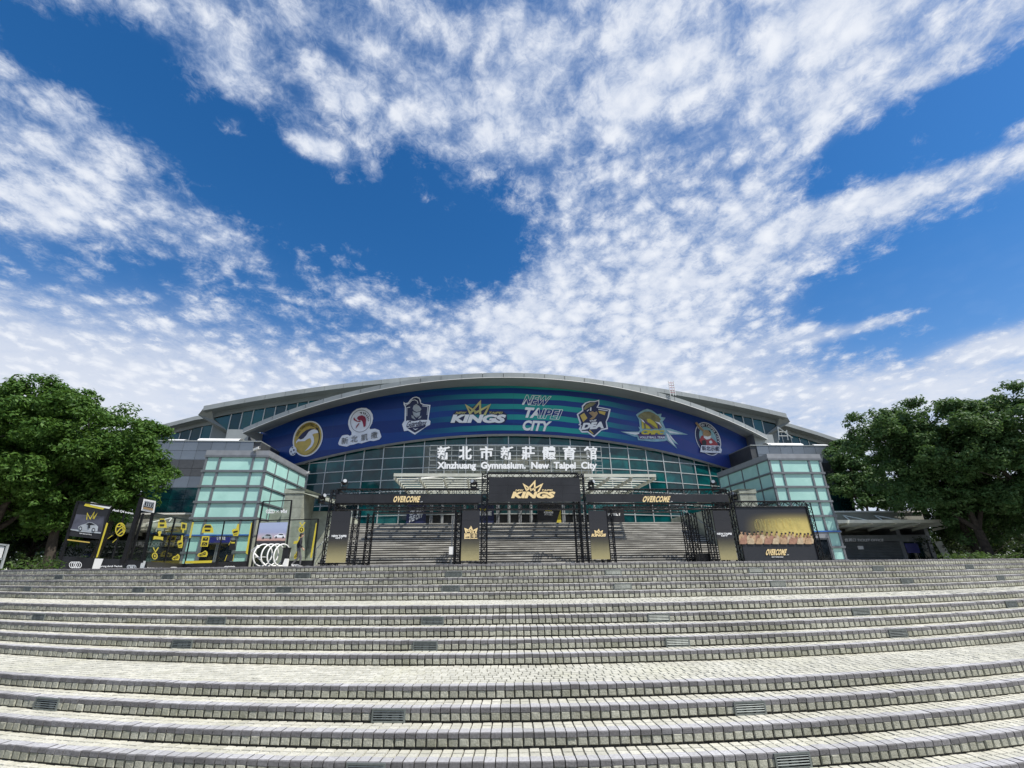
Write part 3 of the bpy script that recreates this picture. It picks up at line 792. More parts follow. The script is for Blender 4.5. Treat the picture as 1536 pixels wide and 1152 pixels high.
# 2 white medallion with a crimson helmet
def z2(pts): return zoomed(pts, 500, 600, k1)
e = part('helmet_emblem', flat([z2([(340, 560), (345, 480), (380, 370), (450, 270), (540, 205), (650, 180), (760, 185), (850, 240), (905, 330), (918, 430), (890, 540), (835, 640), (845, 675), (960, 660), (1060, 695), (1080, 760), (1110, 850), (1060, 910), (930, 945), (850, 940), (740, 970), (650, 1000), (580, 990), (470, 1025), (380, 1040), (310, 1075), (210, 1060), (130, 1040), (110, 1000), (150, 900), (200, 820), (260, 805), (330, 800), (380, 825), (420, 800), (420, 740), (370, 670)])], SB, .03, .02), M['pale_blue'], ban)
part('ring', strokes([z2(ell(628, 485, 225, 258, 22, 40) + ell(628, 485, 225, 258, 22, 40)[:1])], .55, SB, .06), M['navy'], e)
lay('helmet', [z2([(540, 420), (580, 370), (660, 350), (730, 385), (755, 450), (740, 600), (700, 632), (670, 500), (640, 460), (590, 470)]), z2([(480, 400), (500, 440), (560, 485), (630, 475), (620, 505), (540, 500), (470, 465), (462, 430)]), z2([(580, 535), (600, 540), (560, 600), (512, 662), (530, 600)])], 'red', e, 2)
lay('crest', [z2(p) for p in ([(605, 285), (655, 275), (655, 325)], [(690, 280), (712, 285), (708, 330), (690, 320)], [(735, 290), (752, 298), (735, 345), (722, 335)], [(775, 330), (790, 345), (765, 380), (755, 368)], [(805, 370), (815, 388), (785, 415), (775, 402)], [(818, 420), (825, 435), (790, 450), (785, 438)], [(820, 465), (822, 480), (795, 490), (792, 476)])], 'ink', e, 2)
for i, (ch, x, y) in enumerate((('新', 265, 940), ('北', 480, 900), ('凱', 720, 860), ('撒', 945, 810))):
    part('character', lettering(ch, [z2([q])[0] for q in ((x - 75, y - 68), (x + 75, y - 92), (x + 70, y + 68), (x - 85, y + 82))], SB, .075, -.004), M['ink'], e)
# 3 navy shield with a knight
k3 = 60 / 922
def z3(pts): return zoomed(pts, 595, 585, k3)
sh = [(160, 270), (200, 305), (260, 290), (310, 220), (370, 170), (450, 150), (520, 175), (560, 240), (560, 295), (620, 325), (780, 345), (735, 675), (780, 720), (770, 800), (690, 840), (420, 1030), (260, 935), (170, 950), (125, 790), (180, 700), (190, 390), (160, 330)]
e = part('knight_emblem', flat([z3(sh)], SB, .03, .02), M['pale_blue'], ban)
lay('field', [z3([(190, 330), (270, 320), (330, 240), (390, 185), (455, 175), (515, 205), (535, 270), (550, 315), (620, 350), (745, 370), (705, 690), (660, 850), (420, 985), (250, 880), (215, 690), (215, 390)])], 'navy', e, 1)
lay('visor', [z3([(370, 430), (390, 360), (455, 320), (520, 370), (570, 440), (540, 485), (460, 505), (400, 480)]), z3([(365, 490), (450, 525), (545, 500), (530, 590), (460, 640), (390, 590)]), z3([(340, 575), (385, 600), (440, 690), (345, 640)]), z3([(570, 590), (560, 640), (490, 670), (520, 620)])], 'silver', e, 2)
part('plume', strokes([z3([(205, 355), (290, 310), (350, 240), (420, 225), (475, 255), (490, 310)]), z3([(235, 600), (235, 410), (310, 395)]), z3([(590, 365), (720, 385), (700, 575)])], .9, SB, .075), M['pale_blue'], e)
lay('ribbon', [z3([(170, 760), (250, 700), (400, 720), (560, 690), (720, 690), (740, 770), (640, 810), (430, 845), (240, 875), (190, 840)])], 'pale_blue', e, 2)
part('lettering', lettering('Guardians', [z3([q])[0] for q in ((205, 720), (720, 690), (715, 800), (205, 870))], SB, .10, .02, .12), M['navy'], e)
lay('chevron', [z3([(370, 880), (430, 900), (500, 880), (430, 925)])], 'pale_blue', e, 2)
# 4 white KINGS under a golden crown
k4 = 200 / 1536
def z4(pts): return zoomed(pts, 660, 590, k4)
def kings(par, surf, Zf, o, white='letter_white', gold='gold2', ink=True):
    if ink:
        part('backing', flat([Zf([(120, 345), (150, 235), (180, 205), (335, 200), (290, 130), (370, 165), (465, 82), (480, 170), (580, 128), (560, 205), (730, 205), (770, 240), (772, 300), (740, 348)])], surf, o, .01), M['navy'], par)
        o += .022
    part('lettering', lettering('KINGS', [Zf([q])[0] for q in ((122, 243), (772, 243), (765, 342), (120, 340))], surf, o, .062, .05), M[white], par)
    part('crown', strokes([Zf([(352, 238), (305, 142), (425, 222)]), Zf([(345, 232), (462, 100), (462, 240)]), Zf([(398, 230), (568, 140), (512, 250)])], 26 * (Zf([(1, 0)])[0][0] - Zf([(0, 0)])[0][0]), surf, o + .02), M[gold], par)
    part('lettering', lettering('NEW', [Zf([q])[0] for q in ((182, 212), (305, 212), (300, 238), (178, 238))], surf, o + .02, .03, .08), M[gold], par)
    part('lettering', lettering('TAIPEI', [Zf([q])[0] for q in ((560, 212), (724, 212), (720, 236), (556, 236))], surf, o + .02, .03, .04), M[gold], par)
e = part('crown_emblem', flat([z4([(330, 205), (560, 205), (540, 245), (350, 245)])], SB, .02, .01), M['navy'], ban)
kings(e, SB, z4, .035)
# 5 city name, half filled, half outlined
e = part('city_lettering', lettering('CITY', [z4([q])[0] for q in ((945, 307), (1290, 322), (1270, 440), (940, 428))], SB, .03, .045, .06), M['letter_white'], ban)
part('outline', lettering('NEW', [z4([q])[0] for q in ((965, 17), (1282, 35), (1262, 147), (945, 130))], SB, .03, .04, .10, line=.65), M['letter_white'], e)
part('outline', lettering('TAIPEI', [z4([q])[0] for q in ((965, 160), (1415, 188), (1390, 302), (950, 275))], SB, .03, .04, .05, line=.65), M['letter_white'], e)
part('lettering', lettering('TAIPEI', [z4([q])[0] for q in ((965, 160), (1415, 188), (1390, 302), (950, 275))], SB, .04, .03, .05, keep=lambda u, v: u < .40 - .0 * v and u < .22 + .35 * v), M['letter_white'], e)
part('lettering', lettering('NEW', [z4([q])[0] for q in ((965, 17), (1282, 35), (1262, 147), (945, 130))], SB, .04, .03, .10, keep=lambda u, v: u < -.25 + .62 * v), M['pale_blue'], e)
# 6 navy and gold shield
k6 = 70 / 1152
def z6(pts): return zoomed(pts, 855, 590, k6)
e = part('shield_emblem', flat([z6([(165, 515), (300, 415), (290, 310), (370, 230), (480, 190), (620, 190), (720, 155), (725, 270), (690, 330), (1005, 390), (960, 590), (905, 700), (940, 880), (780, 915), (595, 1085), (430, 965), (290, 970), (215, 880), (255, 800), (205, 775), (240, 740)])], SB, .03, .02), M['pale_blue'], ban)
lay('field', [z6([(205, 525), (330, 440), (325, 330), (400, 250), (500, 215), (620, 215), (700, 190), (700, 265), (650, 350), (960, 405), (925, 590), (880, 700), (900, 850), (770, 885), (595, 1040), (430, 925), (300, 930), (265, 860), (290, 790), (260, 770), (280, 730)])], 'navy', e, 1)
lay('gold_field', [z6([(250, 545), (350, 480), (430, 610), (325, 710)]), z6([(700, 430), (880, 455), (860, 540), (720, 490)]), z6([(460, 920), (500, 905), (585, 1000), (560, 1005)])], 'mustard', e, 2)
lay('cap', [z6([(335, 390), (380, 300), (480, 235), (580, 220), (640, 240), (560, 310), (440, 360), (370, 410)])], 'olive', e, 2)
lay('face', [z6([(460, 480), (560, 440), (600, 470), (660, 440), (690, 500), (600, 620), (540, 650), (480, 640), (560, 570)])], 'tan', e, 2)
lay('stripe', [z6([(500, 350), (530, 345), (525, 430), (495, 430)]), z6([(700, 385), (940, 420), (930, 440), (700, 405)]), z6([(415, 430), (480, 385), (470, 410), (420, 455)])], 'pale_blue', e, 3)
part('lettering', lettering('DEA', [z6([q])[0] for q in ((290, 735), (870, 690), (885, 860), (270, 905))], SB, .10, .07, .08), M['letter_white'], e)
part('lettering', lettering('THE', [z6([q])[0] for q in ((470, 670), (660, 640), (650, 690), (470, 715))], SB, .10, .03, .06), M['letter_white'], e)
# 7 lion with lightning bolts
k7 = 110 / 1536
def z7(pts): return zoomed(pts, 925, 605, k7)
e = part('lion_emblem', flat([z7([(80, 590), (460, 590), (490, 560), (455, 490), (485, 500), (465, 340), (405, 240), (440, 210), (560, 140), (640, 115), (740, 145), (850, 230), (940, 215), (925, 285), (1025, 300), (960, 385), (1020, 525), (1110, 525), (1495, 655), (1110, 655), (1290, 865), (1190, 820), (1270, 950), (1040, 770), (1020, 790), (780, 805), (450, 770), (430, 700), (370, 695)])], SB, .03, .02), M['sky_blue'], ban)
lay('bolt', [z7([(130, 600), (480, 610), (470, 640), (400, 660)]), z7([(1050, 560), (1380, 640), (1110, 620)]), z7([(1030, 620), (1080, 650), (1230, 900), (1080, 770)]), z7([(1105, 640), (1260, 840), (1130, 720)])], 'letter_white', e, 1)
lay('mane', [z7([(440, 270), (490, 220), (580, 175), (680, 170), (780, 210), (880, 270), (900, 300), (930, 340), (900, 370), (960, 480), (920, 530), (540, 530), (520, 350), (490, 310)])], 'olive', e, 1)
lay('cheek', [z7([(630, 330), (700, 320), (790, 390), (850, 470), (860, 530), (820, 500), (720, 430), (650, 390)]), z7([(520, 360), (560, 400), (570, 530), (530, 530)]), z7([(600, 430), (680, 480), (720, 535), (620, 530)])], 'yellow', e, 2)
lay('shadow_mark', [z7([(560, 330), (620, 380), (720, 460), (800, 535), (740, 535), (640, 440), (580, 400)]), z7([(850, 410), (900, 470), (900, 535), (870, 535)]), z7([(440, 640), (1020, 660), (1010, 740), (480, 745)])], 'purple', e, 2)
lay('fang', [z7([(490, 310), (560, 360), (600, 420), (540, 380)]), z7([(800, 380), (900, 400), (970, 520), (900, 450)])], 'letter_white', e, 3)
part('lettering', lettering('CMFC', [z7([q])[0] for q in ((510, 555), (1010, 562), (1000, 655), (495, 650))], SB, .10, .075, .06), M['yellow'], e)
part('lettering', lettering('VOLLEYBALL TEAM', [z7([q])[0] for q in ((480, 690), (1010, 690), (1000, 735), (480, 735))], SB, .10, .03), M['pale_blue'], e)
# 8 oval badge with a bat and a player
k8 = 55 / 975
def z8(pts): return zoomed(pts, 1035, 625, k8)
e = part('baseball_emblem', flat([z8(ell(480, 590, 310, 470, -26, 40))], SB, .03, .02), M['pale_blue'], ban)
lay('ring', [z8(ell(480, 590, 290, 448, -26, 40))], 'navy', e, 1)
lay('disc', [z8(ell(480, 580, 210, 330, -26, 36))], 'sky_blue', e, 2)
lay('jersey', [z8([(250, 620), (300, 520), (370, 480), (470, 580), (560, 560), (640, 620), (720, 700), (740, 770), (330, 770)])], 'red2', e, 3)
lay('head', [z8([(350, 400), (400, 350), (500, 360), (560, 420), (560, 500), (480, 540), (380, 520), (340, 460)])], 'tan', e, 4)
lay('chest', [z8([(360, 500), (470, 530), (560, 500), (540, 590), (440, 610), (370, 560)]), z8([(510, 650), (560, 630), (600, 680), (560, 715), (515, 700)])], 'letter_white', e, 4)
lay('glove', [z8([(320, 640), (400, 610), (440, 680), (430, 760), (330, 760)]), z8([(480, 360), (540, 370), (570, 460), (540, 430)])], 'ink', e, 5)
part('bat', strokes([z8([(160, 150), (240, 260), (360, 380)])], 3.0, SB, .15), M['tan'], e)
lay('ribbon', [z8([(270, 940), (300, 760), (780, 770), (850, 880), (830, 970), (400, 955)])], 'pale_blue', e, 5)
part('lettering', lettering('新北示範', [z8([q])[0] for q in ((315, 775), (790, 785), (785, 915), (325, 900))], SB, .17, .01), M['navy'], e)
part('lettering', lettering('NEW TAIPEI CITY', (0, 0, 1, 1), SB, .08, .015, warp=arcwarp(480, 590, 280, 435, -26, 245, 395, .20, z8)), M['pale_blue'], e)

# name board over the entrance
PB = Plane(38.05)
sb = thing('name_board', 'open metal lattice carrying white 新北市新莊體育館 characters and an English name line', 'sign', (0, 38.1, 7.1))
mb = MB(); mg = M['frame']
BX0, BX1, BZ0, BZ1 = -7.45, 7.45, 7.05, 9.62
for z in frange(BZ0, BZ1, 6): mb.bar((BX0, 38.16, z), (BX1, 38.16, z), .035, .03)
part('rail', mb, mg, sb)
for x in frange(BX0, BX1, 24): part('upright', MB().bar((x, 38.2, BZ0), (x, 38.2, BZ1), .032, .032), mg, sb)
mb = MB()
for x in (-7, -3.5, 0, 3.5, 7):
    for z in (7.5, 9.2): mb.tube((x, 38.2, z), (x, 39.2, z), .025)
part('bracket', mb, mg, sb)
kx = 280 / 1536
for ch, x in zip('新北市新莊體育館', (140, 315, 490, 660, 833, 1005, 1172, 1345)):
    X = 640 + x * kx; dy = (X - 770) * .0005
    part('character', lettering(ch, (X - 9.6, 669.4 + dy, X + 9.6, 689.4 + dy), PB, 0, .022, th=.06), M['letter_white'], sb)
    part('character', lettering(ch, (X - 8.9, 669.4 + dy, X + 10.3, 689.4 + dy), PB, .006, .022, th=.06), M['letter_white'], sb)
part('lettering', lettering('Xinzhuang  Gymnasium.  New  Taipei  City', (655.5, 692.6, 895.5, 706.2), PB, 0, .04, th=.05), M['letter_white'], sb)

# canopy over the doors
can = thing('entrance_canopy', 'long cream louvred canopy on beams above the entrance doors', 'canopy', (0, 34, 5.4))
CX, CZ = 8.75, 5.5
for y in frange(30.2, 37.6, 8): part('louvre', MB().box(-CX, CX, -.26, .26, -.02, .02, T(0, y, CZ) @ RX(R(14))), M['canopy'], can)
part('front_edge', MB().box(-CX, CX, 29.85, 29.93, CZ - .08, CZ + .12), M['canopy'], can)
for i in range(12):
    x = -CX + .05 + i * (2*CX - .1) / 11
    part('beam', MB().bar((x, 29.9, CZ - .16), (x, 38.8, CZ - .22), .09, .2), M['canopy'], can)
for x in (-6.2, -2.1, 2.1, 6.2):
    part('tie_rod', MB().tube((x - 1.4, 31.2, CZ), (x, 38.8, CZ + 1.6), .045).tube((x + 1.4, 31.2, CZ), (x, 38.8, CZ + 1.6), .045), M['white'], can)

# ------------------------------------------------------------------ upper roofs with clerestory windows
def up_z(x): return 21.15 - .00813 * abs(x) ** 1.8
cm = to_mesh('clerestory_pane', MB().box(-.5, .5, -.03, .03, -.5, .5), M['pane_clear'])
upper = part('upper_roof', MB().grid([[Vector((x, y, up_z(x) + (y - 49) * .01)) for x in frange(-33.6, 33.6, 48)] for y in (49, 80)]), M['fascia'], gym)
for a, b in zip(frange(-33.6, 33.6, 32)[:-1], frange(-33.6, 33.6, 32)[1:]):
    mb = MB(); q = [a + .01, (a+b)/2, b - .01]
    mb.grid([[Vector((x, 49.0, up_z(x) - .52)) for x in q], [Vector((x, 49.0, up_z(x) + .02)) for x in q], [Vector((x, 49.4, up_z(x) + .02)) for x in q]])
    part('roof_edge_panel', mb, M['fascia'], gym)
mb = MB(); xs = frange(-33.6, 33.6, 48)
mb.grid([[Vector((x, 49.0, up_z(x) - .52)) for x in xs], [Vector((x, 50.2, up_z(x) - .55)) for x in xs], [Vector((x, 50.2, up_z(x) - 1.05)) for x in xs], [Vector((x, 50.25, up_z(x) - 1.05)) for x in xs]])
mb.grid([[Vector((x, 51.5, 11)) for x in xs], [Vector((x, 51.5, up_z(x) - .5)) for x in xs]])
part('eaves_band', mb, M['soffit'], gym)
RINGM = [to_mesh(nm, MB().box(-.5, .5, -.04, .04, -.5, .5), M[mt]) for nm, mt in (('wall_panel', 'cladding'), ('wall_panel', 'cladding_dark'), ('dark_window', 'pane_dark'))]
for s in (-1, 1):
    x = -31.2
    while x < -11.5:
        zt = up_z(x + .58) - 1.06; zb = max(13.9, zt - 4.6)
        piece('clerestory_pane', cm, gym, T(s * (x + .58), 50.4, (zt + zb)/2) @ RX(rnd.gauss(0, .01)) @ RZ(rnd.gauss(0, .012)) @ SC(1.06, 1, zt - zb))
        part('clerestory_mullion', MB().box(s*x - .045, s*x + .045, 50.28, 50.5, zb, zt + .05), M['frame'], gym)
        x += 1.17
    # raked glass end and the wedge-shaped roof tip
    mb = MB(); mb.prism([(s*-31.25, 50.4, up_z(31.2) - 1.1), (s*-33.0, 50.4, 15.6), (s*-31.25, 50.4, 14.2)], (0, .05, 0)); part('clerestory_pane', mb, M['pane_clear'], gym)
    mb = MB().prism([(s*-33.4, 49.0, 16.72), (s*-34.6, 50.0, 15.9), (s*-33.0, 50.3, 15.45), (s*-33.0, 49.6, 16.2)], (0, 4, .1)); part('roof_tip', mb, M['fascia'], gym)
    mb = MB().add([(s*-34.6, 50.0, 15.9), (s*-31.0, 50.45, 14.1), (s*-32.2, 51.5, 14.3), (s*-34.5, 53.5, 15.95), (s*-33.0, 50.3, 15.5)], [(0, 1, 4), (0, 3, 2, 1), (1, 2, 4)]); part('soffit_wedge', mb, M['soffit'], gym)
    # lower outer roof
    lo = [(-33.5, 18.1), (-36.0, 17.75), (-38, 17.35), (-41.7, 16.2), (-45.6, 14.85)]
    mb = MB(); mb.grid([[Vector((s*x, 55.0, z - .5)) for x, z in lo], [Vector((s*x, 55.0, z)) for x, z in lo], [Vector((s*x, 72, z + .2)) for x, z in lo]])
    mb.grid([[Vector((s*x, 55.0, z - .5)) for x, z in lo], [Vector((s*x, 56.1, z - .55)) for x, z in lo], [Vector((s*x, 56.1, z - 1.0)) for x, z in lo], [Vector((s*x, 56.6, z - 1.05)) for x, z in lo]])
    mb.grid([[Vector((s*x, 57, 11.3)) for x, z in lo], [Vector((s*x, 57, z - .6)) for x, z in lo]])
    part('lower_roof', mb, M['fascia'], gym)
    x = -34.0
    while x > -44.6:
        zt = interp(lo, x - .6) - 1.0; zb = max(zt - 3.2, 11.5)
        piece('clerestory_pane', cm, gym, T(s*(x - .6), 56.3, (zt + zb)/2) @ RX(rnd.gauss(0, .01)) @ RZ(rnd.gauss(0, .012)) @ SC(1.1, 1, zt - zb))
        part('clerestory_mullion', MB().box(s*x - .05, s*x + .05, 56.18, 56.4, zb, zt + .03), M['frame'], gym)
        x -= 1.2
    # grey clad side wall under the lower roof, and its dark windows
    XA, NC, WC = 22.9, 7, 1.16
    for c in range(NC):
        for j, (z0, z1, kind) in enumerate(((9.42, 10.25, 0), (8.64, 9.42, 0), (7.9, 8.64, 1), (7.24, 7.9, 1), (6.28, 7.24, 0), (5.33, 6.28, 2), (4.3, 5.33, 2), (3.3, 4.3, 2))):
            piece(('wall_panel', 'wall_panel', 'dark_window')[kind], RINGM[kind], gym, T(s*(XA + (c + .5) * WC), 39.9 + rnd.gauss(0, .003), (z0+z1)/2) @ RX(rnd.gauss(0, .003)) @ SC(WC - .025, 1, z1 - z0 - .025))
    x1 = XA + NC * WC
    part('side_wall', MB().box(min(s*22.3, s*x1), max(s*22.3, s*x1), 39.94, 47, 0, 10.24), M['cladding_dark'], gym)
    part('coping', MB().box(min(s*22.3, s*(x1 + .05)), max(s*22.3, s*(x1 + .05)), 39.82, 47, 10.242, 10.33), M['fascia'], gym)
    part('end_block', MB().box(min(s*25.6, s*27.7), max(s*25.6, s*27.7), 44, 49.5, 10.3, 12.55), M['fascia'], gym)
    for (a0, a1, zt) in ((24.4, 27.9, .42), (29.0, 30.4, .3)):
        rows = []
        for t in range(7):
            th = math.pi * t / 6; rows.append([Vector((s*(a0 + (a1 - a0)*u), 40.9 - .75 * math.cos(th), 10.33 + zt * math.sin(th))) for u in (0, .03, .5, .97, 1)])
        part('roof_light', MB().grid(rows), M['white'], gym, smooth=True)
# mast and rails on the roof
mast = thing('roof_mast', 'short red and white ladder mast standing on the right of the arched roof', 'mast', tuple(FBI @ (EYE_P + ray(1009, 590) * 45)))
b0 = FBI @ (EYE_P + ray(1009, 592) * 44.5); b1 = FBI @ (EYE_P + ray(1009, 571) * 45)
mm = MB()
for dx in (-.22, .05, .27): mm.tube(b0 + Vector((dx, 0, -.1)), Vector((b0.x + dx, b0.y, b1.z)), .035)
part('pole', mm, M['white'], mast)
mm = MB()
for t in frange(.15, .85, 4): mm.tube((b0.x - .22, b0.y, b0.z + (b1.z - b0.z)*t), (b0.x + .27, b0.y, b0.z + (b1.z - b0.z)*t), .025)
part('rung', mm, M['red2'], mast)
r0 = FBI @ (EYE_P + ray(1176, 660) * 50)
rail = thing('roof_ladder', 'small bent metal roof ladder near the right roof tip', 'ladder', tuple(r0))
part('stile', MB().tube(r0 + Vector((-.5, 0, 0)), r0 + Vector((-.3, 0, 1.3)), .04).tube(r0 + Vector((.4, 0, 0)), r0 + Vector((.5, 0, 1.0)), .04).tube(r0 + Vector((-.3, 0, 1.3)), r0 + Vector((.9, 0, .2)), .04), M['frame'], rail)
part('rung', MB().tube(r0 + Vector((-.45, 0, .4)), r0 + Vector((.43, 0, .4)), .03).tube(r0 + Vector((-.38, 0, .8)), r0 + Vector((.47, 0, .8)), .03), M['frame'], rail)

# ------------------------------------------------------------------ glass corner towers
ZT = [6.58, 5.64, 4.70, 3.75, 2.80, 1.80, .86, .06]
def glass_tower(s, label):
    t = thing('glass_tower', label, 'tower', (s * 18.5, 29.4, 0))
    x0, x1 = 16.65, 20.4; y0, y1 = 29.4, 36.3
    def bx(mb, xa, xb, *r): return mb.box(min(s*xa, s*xb), max(s*xa, s*xb), *r)
    part('core', bx(MB(), x0 + .1, x1 - .1, y0 + .1, y1 - .05, 0, 6.6), M['cladding_dark'], t)
    mb = bx(MB(), x0 - .06, x1 + .06, y0 - .06, y1, 6.60, 6.95); part('parapet', mb, M['tower_cap'], t)
    me = to_mesh('glass_panel', MB().box(-.5, .5, -.02, .02, -.5, .5), M['pane_tower'])
    cols = [16.70, 17.52, 19.55, 20.36]; ys = [29.46, 30.8, 32.8, 34.8, 36.25]
    door = (17.6, 19.5)
    for j in range(7):
        za, zb = ZT[j+1] + .07, ZT[j] - .07
        for a, b in zip(cols[:-1], cols[1:]):
            if j >= 5 and a > 17.2 and b < 19.8: continue
            piece('glass_panel', me, t, T(s*(a+b)/2, y0 + .045, (za+zb)/2) @ RX(rnd.gauss(0, .004)) @ SC(b - a - .13, 1, zb - za))
        for a, b in zip(ys[:-1], ys[1:]):
            if j >= 4: continue
            piece('glass_panel', me, t, T(s*(x0 + .045), (a+b)/2, (za+zb)/2) @ RZ(R(90)) @ RX(rnd.gauss(0, .004)) @ SC(b - a - .09, 1, zb - za))
            piece('glass_panel', me, t, T(s*(x1 - .045), (a+b)/2, (za+zb)/2) @ RZ(R(90)) @ SC(b - a - .09, 1, zb - za))
    for x in cols:
        part('mullion', bx(MB(), x - .065, x + .065, y0 - .03, y0 + .1, 0 if x not in cols[1:3] else 0, 6.61), M['tower_frame'], t)
    for y in ys: part('mullion', bx(MB(), x0 - .02, x0 + .1, y - .04, y + .04, 0, 6.61), M['tower_frame'], t)
    for z in ZT:
        lx1 = x1 + .1
        if z < 1.2:
            for xa, xb in ((x0 - .05, door[0]), (door[1], lx1)): part('transom', bx(MB(), xa, xb, y0 - .07, y0 + .09, z - .06, z + .06), M['tower_frame'], t)
        else:
            part('transom', bx(MB(), x0 - .05, lx1, y0 - .07, y0 + .09, z - .065, z + .065), M['tower_frame'], t); part('transom', bx(MB(), x0 - .05, x0 + .09, y0 + .092, y1, z - .05, z + .05), M['tower_frame'], t)
    part('stone_base', bx(MB(), x0 - .03, x0 + .12, y0 + .12, y1, 0, 2.72), M['tile_wall'], t)
    # doorway with a lintel and two dark leaves
    part('lintel', bx(MB(), door[0], door[1], y0 - .05, y0 + .12, 1.42, 1.74), M['tower_cap'], t)
    for a, b in ((door[0], (door[0]+door[1])/2 - .01), ((door[0]+door[1])/2 + .01, door[1])):
        d = part('door', bx(bx(bx(MB(), a, a + .07, y0 + .02, y0 + .09, .02, 1.42), b - .07, b, y0 + .02, y0 + .09, .02, 1.42), a + .07, b - .07, y0 + .02, y0 + .09, 1.33, 1.42), M['tower_frame'], t)
        part('glass', bx(MB(), a + .07, b - .07, y0 + .04, y0 + .06, .02, 1.33), M['door_glass'], d)
    part('blue_strip', bx(MB(), door[0] - .9, x1, y0 - .10, y0 - .072, 1.80, 1.86), M['blue_line'], t)
    return t
glass_tower(-1, 'frosted aqua glass corner tower behind the display booth on the left')
glass_tower(1, 'frosted aqua glass corner tower with a blue strip beside the team photo wall')
sg = thing('door_sign', 'small blue 售票處 sign hanging on the left glass tower', 'sign', (-18.4, 29.2, 1.4))
part('board', MB().box(-18.97, -17.82, 29.24, 29.30, 1.40, 1.70), M['blue_sign'], sg)
part('lettering', lettering('② 售票處', (325, 805, 338, 810), Plane(29.235), 0, .01), M['letter_white'], sg)
# security cameras on the towers
def camera_at(px, py, by, label, s):
    p = Plane(by).P(px, py); t = thing('security_camera', label, 'camera', tuple(p), 'white cameras on the facade')
    part('housing', MB().bar(p + Vector((-s*.05, 0, 0)), p + Vector((s*.34, -.18, .10)), .14, .14), M['white'], t)
    part('lens', MB().tube(p + Vector((s*.34, -.18, .10)), p + Vector((s*.37, -.195, .108)), .05, 8), M['ink'], t)
    part('arm', MB().tube(p, p + Vector((-s*.02, .1, -.34)), .035), M['tower_frame'], t)
camera_at(382, 675, 29.3, 'white security camera on the front corner of the left glass tower', 1)
camera_at(458, 711, 36.2, 'white security camera on the rear corner of the left glass tower', 1)
camera_at(1085, 713, 36.2, 'white security camera on the rear corner of the right glass tower', -1)
# ------------------------------------------------------------------ entrance stairs and stone cheek walls
NE, Y0E, GE, RE = 20, 28.0, .33, .1435
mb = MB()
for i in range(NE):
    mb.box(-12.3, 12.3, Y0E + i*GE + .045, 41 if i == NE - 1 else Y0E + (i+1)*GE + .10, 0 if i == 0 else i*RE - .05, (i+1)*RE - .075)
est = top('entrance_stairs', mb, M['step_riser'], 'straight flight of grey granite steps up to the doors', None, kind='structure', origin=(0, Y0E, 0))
for i in range(NE):
    y = Y0E + i*GE; z = (i+1)*RE; x = -12.3
    while x < 12.29:
        w = min(rnd.choice((1.5, 1.8, 2.1)), 12.3 - x)
        if 12.3 - (x + w) < .6: w = 12.3 - x
        dy = rnd.gauss(0, .004)
        part('tread', MB().box(x + .004, x + w - .004, y + dy, y + GE + .03, z - .074 + rnd.gauss(0, .0015), z + rnd.gauss(0, .0015)), M['step'], est)
        x += w
part('landing', MB().box(-12.3, 12.3, Y0E + NE*GE, 40.2, NE*RE - .06, NE*RE - .002), M['step'], est)
def cheek(s, label):
    t = thing('cheek_wall', label, 'wall', (s * 14.4, 29.2, 0))
    def bx(mb, xa, xb, *r): return mb.box(min(s*xa, s*xb), max(s*xa, s*xb), *r)
    part('core', bx(bx(MB(), 14.07, 15.05, 29.3, 31.3, 0, 4.40), 12.52, 16.6, 31.2, 37, 0, 3.4), M['mortar'], t)
    n = 0; zs = frange(0, 4.5, 8)
    for z0, z1 in zip(zs[:-1], zs[1:]):
        xx = [14.0, 14.55, 15.1]
        for a, b in zip(xx[:-1], xx[1:]): part('stone_panel', bx(MB(), a + .005, b - .005, 29.2, 29.31, z0 + .004, z1 - .004), M['tile_wall'], t)
        yy = [29.205, 30.2, 31.2]
        for a, b in zip(yy[:-1], yy[1:]): part('stone_panel', bx(MB(), 13.98, 14.08, a + .005, b - .005, z0 + .004, z1 - .004), M['tile_wall'], t)
        if z1 < 3.45:
            part('stone_panel', bx(MB(), 12.5, 13.97, 31.1, 31.21, z0 + .004, z1 - .004), M['tile_wall'], t); part('stone_panel', bx(MB(), 15.11, 16.62, 31.1, 31.21, z0 + .004, z1 - .004), M['tile_wall'], t)
            yy = [31.22, 32.4, 33.8, 35.4, 37]
            for a, b in zip(yy[:-1], yy[1:]): part('stone_panel', bx(MB(), 12.42, 12.53, a + .005, b - .005, z0 + .004, z1 - .004), M['tile_wall'], t)
    mb = MB(); mb.prism([(s*15.15, 29.15, 4.52), (s*13.95, 29.15, 4.52), (s*12.2, 29.9, 3.95), (s*12.2, 29.9, 3.70), (s*13.98, 29.15, 4.24), (s*15.15, 29.15, 4.24)], (0, 2.3, 0))
    part('coping', mb, M['tile_wall'], t)
    part('handrail', MB().tube((s*12.36, 28.0, .95), (s*12.36, 34.5, 3.8), .03).tube((s*12.36, 28.0, 0), (s*12.36, 28.0, .95), .025).tube((s*12.36, 31.2, 1.4), (s*12.36, 31.2, 2.35), .025).tube((s*12.36, 34.5, 2.87), (s*12.36, 34.5, 3.8), .025), M['frame'], t)
cheek(-1, 'stone clad cheek wall between the left glass tower and the entrance stairs')
cheek(1, 'stone clad cheek wall between the entrance stairs and the right glass tower')
